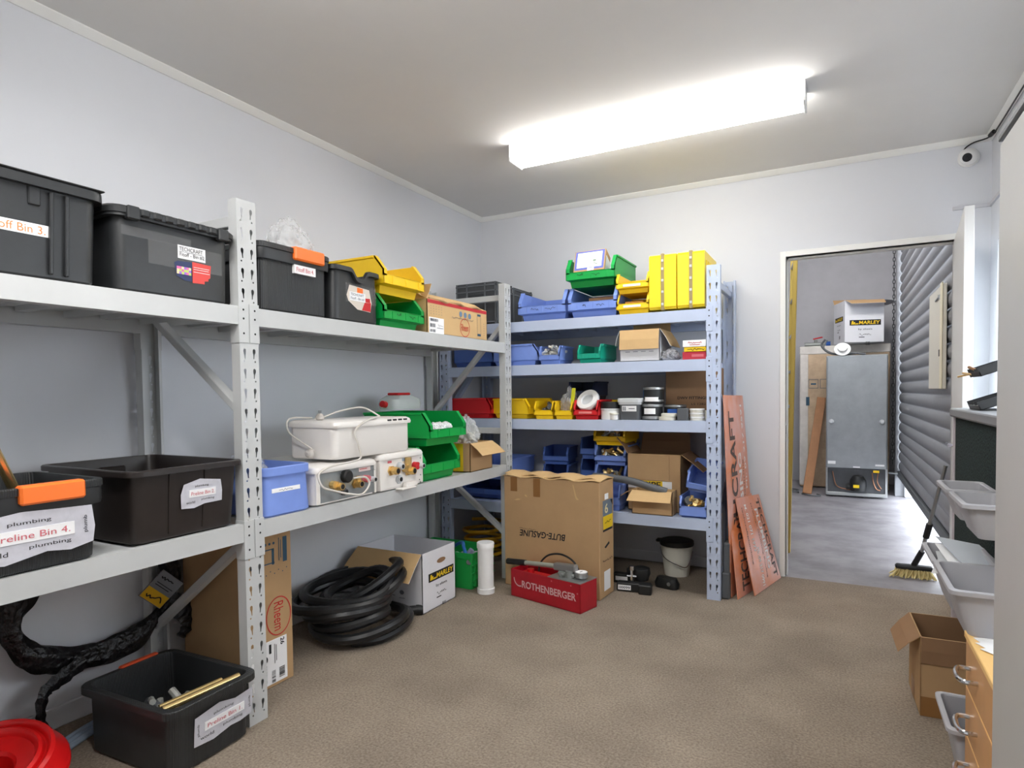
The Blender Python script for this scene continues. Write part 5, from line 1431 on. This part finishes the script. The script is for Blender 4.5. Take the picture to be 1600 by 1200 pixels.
MB().box(-.07, .06, 0, .19, 0, .028, c=.002).build('box_body', INKY, b2)
MB().scribble(front_pl(0, 0, -.0003), .0, .014, .10, .014, 16, .003, .001, 0, 3).build('lettering', INK, b2)
b3 = thing('parts_box', 'white box with red print topmost of the small stack', 'box', atB(-.755, Z2 + .075, .004), 0)
MB().box(-.072, .065, 0, .19, 0, .040, c=.002).build('box_body', PAPER, b3)
MB().scribble(front_pl(0, 0, -.0003), .0, .024, .08, .010, 14, .003, .001, 0, 8).rect(front_pl(0, 0, -.0003), -.03, .010, .03, .013).build('lettering', INKR, b3)

# third shelf
picking_bin('red picking bin turned sideways behind the long rack upright', (-2.20, 4.02, Z3_ + .0005), 90, .30, .33, .145, RED)
picking_bin('wide yellow picking bin on the third shelf beside the red one', (-1.855, 4.00, Z3_ + .0005), 78, .32, .32, .140, YEL)
picking_bin('narrow yellow picking bin with dark fittings on the third shelf', atB(-1.762, Z3_, .004), 0, .142, .24, .122, YEL, slots=0)
picking_bin('narrow yellow picking bin holding a bag of fittings', atB(-1.615, Z3_, .0), 0, .128, .24, .118, YEL, slots=0)
picking_bin('red picking bin holding a roll of white tape', atB(-1.455, Z3_, .0), 0, .172, .26, .128, RED, slots=0, tagm=mat('label_red_pale', 'E98C88', .6))
fit_pile('dark fittings lying in a narrow yellow bin', (-1.75, 3.92, Z3_ + .03), .03, .04, 6, [GREYD], 33, .02, h=.05)
bag('clear bag of white fittings standing in the narrow yellow bin', (-1.61, 3.93, Z3_ + .04), .06, .07, .085, 52)
tag(MB().box(-.012, .012, -.008, .008, 0, .15, c=.003, M=Matrix.Rotation(.12, 4, 'Y')).build('yellow_strap', mat('lime_strap', 'D2D21E', .5)), 'lime yellow strap sticking up from the bag of fittings', 'strap')
bpy.data.objects['yellow_strap'].location = (-1.575, 3.865, Z3_ + .06)
tpz = thing('tape_roll', 'white roll of thread tape tilted in the red bin', 'tape', (-1.455, 3.885, Z3_ + .115), 0, rot=(math.radians(52), math.radians(-18), 0))
MB().lathe([(.075, 0), (.078, .006), (.078, .03), (.075, .036), (.045, .036), (.043, .03), (.043, .006), (.045, 0), (.075, 0)], 28, cap0=False, cap1=False).build('roll', WHITE, tpz)
MB().lathe([(.0, .012), (.043, .012), (.043, .022), (.0, .022)], 20, cap0=False, cap1=False).build('core', LGREY, tpz)
picking_bin('navy picking bin standing on a yellow bin at the back', (-1.59, 4.08, Z3_ + .125), 0, .20, .28, .130, NAVY, slots=0)
picking_bin('yellow picking bin under the navy one at the back', (-1.52, 4.09, Z3_ + .0005), 0, .34, .30, .122, YEL, slots=0)
def can(label, x, y, z, r, segs, name='solvent_tub', tagp=None, cat='tub'):
    t = thing(name, label, cat, (x, y, z))
    for i, (nm, m, z0, z1, rr) in enumerate(segs):
        MB().lathe([(0, z0), (r * rr - .002, z0), (r * rr, z0 + .002), (r * rr, z1 - .002), (r * rr - .002, z1), (0, z1)], 24).build(nm, m, t)
    if tagp:
        m, zt, ht, aw = tagp
        vs = [(r * 1.012 * math.sin(a), -r * 1.012 * math.cos(a), zz) for zz in (zt, zt + ht) for a in [(-aw + 2 * aw * k / 6) for k in range(7)]]
        MB().add(vs, [(k, k + 1, k + 8, k + 7) for k in range(6)], 0, True).build('label', m, t)
    return t
Y3 = RY + .075
can('white tub with black lid on the third shelf', -1.306, Y3, Z3_ + .0005, .068, [('pot', WHITE, 0, .068, .94), ('pot_rim', LGREY, .062, .072, 1.0), ('lid', RUBBER, .072, .115, .98)])
can('small white jar before the black-lidded tub', -1.268, RY + .025, Z3_ + .0005, .030, [('jar', WHITE, 0, .032, .9), ('lid', OFFW, .032, .044, 1.0)])
gt = thing('solvent_tub', 'square charcoal tub with pale lid and white label', 'tub', (-1.165, RY + .015, Z3_ + .0005), -3)
MB().loft([rrect(.125, .12, .02, 3, 0, .06, 0), rrect(.135, .13, .02, 3, 0, .06, .098)], True, True).build('pot', GREYD, gt)
MB().loft([rrect(.15, .14, .022, 3, 0, .06, .098), rrect(.152, .142, .022, 3, 0, .06, .112), rrect(.158, .148, .022, 3, 0, .06, .113), rrect(.158, .148, .022, 3, 0, .06, .134), rrect(.15, .14, .02, 3, 0, .06, .138)], True, True).build('lid', LGREY, gt)
lb = MB().plate(PL((0, -.0045, 0), (1, 0, 0), (0, -.04, 1)), -.045, .055, .05, .090, .003).build('label', PAPER, gt)
MB().barcode(PL((0, -.0055, 0), (1, 0, 0), (0, -.04, 1)), -.04, .06, -.015, .085, 6, h=.004).rect(PL((0, -.0055, 0), (1, 0, 0), (0, -.04, 1)), .0, .07, .04, .075, .004).build('print_lines', INKG, lb)
can('black banded coupling lower of two stacked cylinders', -1.035, RY + .08, Z3_ + .0005, .067, [('sleeve', RUBBER, 0, .105, .97), ('band', STEEL, .006, .024, 1.0), ('band', STEEL, .083, .099, 1.0)], 'rubber_coupling', (PAPER, .038, .036, .55), 'coupling')
can('black banded coupling on top of the other cylinder', -1.025, RY + .08, Z3_ + .1065, .065, [('sleeve', RUBBER, 0, .102, .97), ('band', STEEL, .008, .022, 1.0), ('band', STEEL, .084, .1, 1.0)], 'rubber_coupling', (PAPER, .012, .026, .7), 'coupling')
can('wide black coupling with blue label before the brown carton', -.902, RY + .13, Z3_ + .0005, .070, [('sleeve', RUBBER, 0, .095, .97), ('band', STEEL, .08, .093, 1.0)], 'rubber_coupling', (INKB, .04, .028, .5), 'coupling')
tag(MB().box(-1.13, -1.06, 4.02, 4.09, Z3_ + .0005, Z3_ + .19, c=.002).build('blue_box', mat('bright_blue_box', '2B6FB8', .5)), 'bright blue box behind the stacked couplings', 'box')
tag(MB().box(-.862, -.80, RY + .006, RY + .055, Z3_ + .0005, Z3_ + .075, c=.003).build('grey_block', GREYD), 'dark grey square box between the white discs', 'box')
for k in range(2):
    can(['lower of two cream pipe caps before the couplings', 'upper of two cream pipe caps before the couplings'][k], -.93 + .01 * k, RY + .045, Z3_ + .0005 + .022 * k, .052 - .004 * k, [('cap_disc', OFFW, 0, .021, 1.0)], 'sealing_disc', None, 'disc')
for k in range(3):
    can(['bottom white pipe cap of the stack of three', 'middle white pipe cap of the stack of three', 'top white pipe cap of the stack of three'][k], -.752, RY + .06, Z3_ + .0005 + .024 * k, .045, [('cap_disc', OFFW, 0, .016, .95), ('cap_rim', WHITE, .014, .0235, 1.0)], 'sealing_disc', None, 'disc')
can('ivory pipe cap standing against the end upright', -.70, RY + .10, Z3_ + .0005, .03, [('cap_disc', OFFW, 0, .06, 1.0)], 'sealing_disc', None, 'disc')
dw = thing('carton', 'brown carton with black lettering at the back of the third shelf', 'carton', (-.838, 4.10, Z3_ + .0005), 0)
carton(dw, .325, .28, .33, KRAFTD, KRAFT, closed=True)
pl = front_pl(0, 0, -.0003)
MB().txt(pl, 'DWV FITTINGS', .01, .135, .19, .018, .001, 0, True).txt(pl, 'LS 1282', .05, .095, .09, .014, .001).txt(pl, 'W', .125, .235, .03, .022, .001).build('lettering', INK, dw)

# lowest shelf
bl = picking_bin('dark blue bin low in the corner of the lowest shelf', (-2.29, 3.90, Z4 + .0005), 0, .36, .40, .145, BLUED)
picking_bin('blue bin stacked in the corner above the dark blue one', (-2.25, 3.885, Z4 + .1455), 0, .36, .42, .150, BLUE)
for k in range(3):
    picking_bin(['blue bin at the bottom of the three by the rack middle', 'blue bin second of the three by the rack middle', 'blue bin topmost of the three by the rack middle'][k], (-1.80, 4.10, Z4 + .0005 + .125 * k), 8, .19, .28, .124, BLUED, slots=0)
for k in range(3):
    picking_bin(['narrow blue bin at the bottom next to the yellow-topped stack', 'narrow blue bin in the middle next to the yellow-topped stack', 'narrow blue bin highest next to the yellow-topped stack'][k], (-1.535, 4.06, Z4 + .0005 + .152 * k), 0, .115, .28, .150, BLUED if k else BLUE, slots=0)
for k in range(3):
    picking_bin(['blue bin at the bottom of the yellow-topped stack', 'blue bin with brass fittings in the middle of the yellow-topped stack', 'blue bin with brass fittings under the yellow bin'][k], (-1.355, 4.0, Z4 + .0005 + .137 * k), 0, .225, .30, .136, BLUE)
    if k: fit_pile(['', 'brass fittings in the middle blue bin of the stack', 'brass fittings in the blue bin under the yellow bin'][k], (-1.355, 4.07, Z4 + .137 * k + .03), .07, .05, 26, [BRASS, NUTS, BRASSP], 60 + k, .012, h=.07)
picking_bin('yellow bin crowning the stack of blue bins', (-1.355, 3.99, Z4 + .0005 + .411), 0, .225, .32, .125, YEL)
fit_pile('pale fittings in the yellow bin on the blue stack', (-1.355, 4.06, Z4 + .44), .06, .05, 14, [NUTS, KRAFTL], 71, .014, h=.06)
picking_bin('blue bin peeping out beside the big lettered carton', (-1.315, RY + .03, Z4 + .0005), 0, .165, .14, .17, BLUE, slots=0)
bp = thing('carton', 'open brown carton with yellow pipe label on the lowest shelf', 'carton', (-1.040, 3.945, Z4 + .0005), 0)
carton(bp, .345, .30, .368, KRAFT, KRAFTD, [('l', .13, 40, .02), ('r', .17, 128, .01), ('b', .12, 15, .01)])
pl = front_pl(0, 0, -.0006)
lb = MB().plate(pl, -.17, .145, .115, .194).build('printed_band', PAPER, bp)
lb2 = MB().rect(pl, -.075, .140, .055, .194, .0022).build('label_patch', INKY, lb)
MB().txt(pl, 'PIPE', -.01, .171, .110, .036, .0034, 0, True).build('lettering', INK, lb)
MB().box(-.172, .10, -.006, -.0012, .196, .362, c=.002).build('front_flap', KRAFT, bp)
sc = thing('carton', 'small brown carton with front flap open before the lettered carton', 'carton', atB(-1.020, Z4, .004), 0)
carton(sc, .255, .115, .150, KRAFT, KRAFTL, [('f', .105, 122, -.01), ('l', .09, 120, .01)])
tag(MB().tube(smooth_path([(-1.42, 3.86, .70), (-1.30, 3.84, .70), (-1.15, 3.83, .685), (-1.02, 3.82, .655), (-.93, 3.83, .632)]), .024, 12).build('rubber_pipe', GREYD), 'dark grey pipe lying across the cartons of the lowest shelf', 'pipe')
picking_bin('blue bin with brass fittings beside the end upright', atB(-.768, Z4, .0), 0, .165, .30, .125, BLUE, slots=0, lip=(.1, .55))
picking_bin('blue bin tilted on top of the one with brass fittings', (-.745, RY + .05, Z4 + .142), 0, .155, .28, .125, BLUE, slots=0, rot=(math.radians(14), math.radians(8), 0))
fit_pile('brass elbows in the blue bin beside the end upright', (-.765, 3.87, Z4 + .03), .05, .04, 9, [BRASSP, BRASS], 81, .017, h=.09)
tag(MB().cyl((0, 0, 0), (.02, -.04, .02), .026, 14).build('pipe_stopper', GREYD), 'black end cap among the brass elbows', 'fitting')
bpy.data.objects['pipe_stopper'].location = (-.815, 3.875, Z4 + .085)

# ------------------------------------------------------------------ the side with the tall cabinet
kb = thing('tall_cabinet', 'tall plain grey cabinet in front of the beech drawers and bins', 'cabinet', (.285, .80, 0))
MB().box(.012, .50, .0, .757, .02, 1.745, c=.01).build('cabinet_body', CABINET, kb)
MB().box(0, .014, .003, .755, .06, 1.742, c=.006).build('cabinet_door', CABINET, kb)
MB().box(-.002, .50, -.002, .76, 1.745, 1.757, c=.002).build('top_cap', GREYD, kb)
MB().box(.03, .48, .02, .72, 0, .02).build('plinth', GREYD, kb)
MB().box(-.022, -.0, .04, .06, .85, 1.25, c=.004).build('bar_handle', STEEL, kb)
# beech drawer unit
du = thing('drawer_unit', 'beech drawer unit with chrome bow handles beside the tall cabinet', 'drawers', (.33, 1.565, 0))
MB().box(.018, .46, 0, .57, .0, .55, c=.002).build('carcass', BEECH, du)
MB().box(-.004, .462, -.002, .572, .55, .568, c=.002).build('top_board', BEECHL, du)
for k in range(4):
    z1 = .545 - k * .135
    d_ = MB().box(0, .018, .003, .567, z1 - .130, z1, c=.002).build('drawer', BEECH, du)
    MB().box(-.0006, .018, .004, .566, z1 - .1315, z1 - .1295).build('edge_strip', BEECHL, d_)
    MB().tube(smooth_path([(0, .40, z1 - .06), (-.026, .40, z1 - .06), (-.036, .42, z1 - .062), (-.038, .45, z1 - .064), (-.036, .48, z1 - .062), (-.026, .50, z1 - .06), (0, .50, z1 - .06)]), .0065, 8).build('bow_handle', CHROME, d_)
for k in range(3):
    o = MB().box(-.075, .075, -.105, .105, 0, .001, M=Matrix.Rotation(.3 + .22 * k, 4, 'Z')).build('paper_sheet', PAPER)
    o.location = (.44 + .012 * k, 2.0 - .02 * k, .5685 + .0012 * k)
    tag(o, ['lowest white sheet of paper on the beech drawers', 'middle white sheet of paper on the beech drawers', 'top white sheet of paper on the beech drawers'][k], 'paper', 'papers on the beech drawers')
# workbench with speckled panel
wk = thing('storage_bench', 'dark speckled bench panel with rounded grey top carrying hanging bins', 'bench', (.48, 2.20, 0))
MB().box(0, .03, 0, 1.22, .40, 1.125, c=.004).build('speckled_panel', SPECK, wk)
MB().box(.03, .29, .0, 1.20, .40, 1.12).build('bench_body', GREYD, wk)
for ly in (.02, 1.18):
    MB().box(.25, .29, ly - .02, ly + .02, 0, .40, c=.003).build('leg', GREYD, wk)
MB().box(-.006, .032, 1.22, 1.25, 0, 1.13, c=.004).build('edge_post', mat('edge_post_grey', 'B7AEB4', .5), wk)
MB().loft([rrect(.34, 1.30, .06, 5, .15, .61, 1.128), rrect(.35, 1.31, .06, 5, .15, .61, 1.135), rrect(.35, 1.31, .06, 5, .15, .61, 1.160), rrect(.34, 1.30, .055, 5, .15, .61, 1.165)], True, True).build('bench_top', mat('bench_grey_top', '7D7F82', .5), wk)
MB().box(-.012, .0, 0, 1.23, .80, .825, c=.002).box(-.012, .0, 0, 1.23, .53, .55, c=.002).build('hanging_rail', RUBBER, wk)
def hang_bin(label, y0, y1, zt, xf, depth=.165, xb=.466):
    t = thing('storage_bin', label, 'bin', ((xf + xb) / 2, (y0 + y1) / 2, zt - depth))
    W_, D_ = xb - xf, y1 - y0
    r_ = .014
    L = [rrect(W_ * .60, D_ * .78, .02, 4, W_ * .12, 0, 0), rrect(W_ * .62, D_ * .80, .025, 4, W_ * .12, 0, .006), rrect(W_ - .026, D_ - .03, .02, 4, 0, 0, depth - .014), rrect(W_, D_, .022, 4, 0, 0, depth - .013), rrect(W_, D_, .022, 4, 0, 0, depth - .002), rrect(W_ - .006, D_ - .006, .02, 4, 0, 0, depth),
         rrect(W_ - .026, D_ - .03, .018, 4, 0, 0, depth), rrect(W_ - .032, D_ - .036, .016, 4, 0, 0, depth - .004), rrect(W_ * .60, D_ * .78, .02, 4, W_ * .12, 0, .008)]
    MB().loft(L, True, True).build('bin_body', GREYB, t, 32)
    MB().box(W_ / 2 - .004, W_ / 2 + .003, -D_ * .35, D_ * .35, depth - .03, depth - .004, c=.002).build('hook_lip', GREYB, t)
    return t
hang_bin('upper grey storage bin hung on the speckled panel, further along', 2.475, 2.73, .921, .325, .105)
hang_bin('upper grey storage bin hung on the speckled panel, nearer the cabinet', 2.18, 2.455, .921, .325, .105)
hang_bin('lower grey storage bin with papers hung on the speckled panel', 2.42, 2.72, .690, .282)
hang_bin('lower grey storage bin, empty, hung nearer the beech drawers', 2.055, 2.40, .700, .280)
for k in range(4):
    o = MB().box(-.07, .07, -.11, .11, 0, .002, M=Matrix.Rotation(.15 * k - .2, 4, 'Z') @ Matrix.Rotation(.10 * k - .12, 4, 'Y') @ Matrix.Rotation(.06 * k, 4, 'X')).build('document', [PAPER, LGREY, PAPER, mat('bluish_paper', 'C7CED6', .7)][k])
    o.location = (.375 + .012 * k, 2.565 + .01 * k, .645 + .014 * k)
    tag(o, ['lowest white document in the lower grey bin', 'pale grey document in the lower grey bin', 'white document over the pale grey one in the bin', 'bluish document on top of the papers in the lower grey bin'][k], 'paper', 'documents in the lower grey bin')
o = MB().box(-.05, .05, -.06, .06, 0, .002).build('document', PAPER); o.location = (.41, 2.31, .86)
tag(o, 'white slip of paper in the upper grey bin', 'paper')
# letter trays on the bench top
def tray(label, y, z):
    t = thing('letter_tray', label, 'tray', (.60, y, z), 0)
    M = Matrix.Rotation(math.radians(-20), 4, 'Y')
    b = MB(); b.box(-.10, .10, -.11, .11, 0, .003, M=M).box(-.10, .10, -.11, -.107, 0, .035, M=M).box(-.10, .10, .107, .11, 0, .035, M=M).box(-.10, -.097, -.11, .11, 0, .02, M=M)
    b.build('tray_shell', RUBBER, t)
    for k in range(2): MB().box(-.09, .09, -.04 + k * .075, -.037 + k * .075, 0, .03, M=M).build('divider', RUBBER, t)
    for k in range(3):
        MB().box(-.093, -.05, -.095 + k * .073, -.05 + k * .073, .004, .014, c=.003, M=M).build('stored_item', LGREY, t)
    return t
t1 = tray('lower black sloping tray on the bench top', 3.14, 1.200)
t2 = tray('upper black sloping tray above the other tray', 3.14, 1.335)
MB().cyl((.0, -.10, -.13), (.0, -.10, .0), .004, 6).cyl((.0, .10, -.13), (.0, .10, .0), .004, 6).build('support_leg', RUBBER, t2)
MB().box(-.09, .09, -.10, .10, -.034, -.030).build('support_foot', RUBBER, t1)
pen = MB()
pen.cyl((.505, 3.20, 1.312), (.485, 3.28, 1.32), .005, 6).cyl((.52, 3.22, 1.318), (.47, 3.30, 1.305), .004, 6, 1).cyl((.53, 3.18, 1.32), (.50, 3.25, 1.345), .006, 6, 2)
tag(pen.build('pencil_bundle', [KRAFTL, BRASS, KRAFTD]), 'pencils jutting out of the upper black tray', 'pencils', None, 'stuff')
# open carton on the floor
oc = thing('carton', 'open brown carton on the carpet under the hanging grey bins', 'carton', (.285, 2.835, .001), 0)
carton(oc, .001, .001, .001, KRAFT, KRAFTD) if False else None
oc.location = (.47, 2.80, .001); oc.rotation_euler = (0, 0, math.radians(2))
carton(oc, .36, .29, .305, KRAFT, KRAFTD, [('l', .105, 138, .02), ('f', .10, 178, .0)])
MB().rect(front_pl(0, 0, -.0006), -.178, .0, -.10, .075).build('tape_strip', TAPE, oc)
MB().rect(PL((-.1806, .15, 0), (0, -1, 0), (0, 0, 1)), -.06, .0, .02, .08).build('tape_strip', TAPE, oc)
# floor bin before it
fb_ = hang_bin('grey storage bin on the carpet before the open carton', 2.135, 2.40, .272, .288, .27, .49)
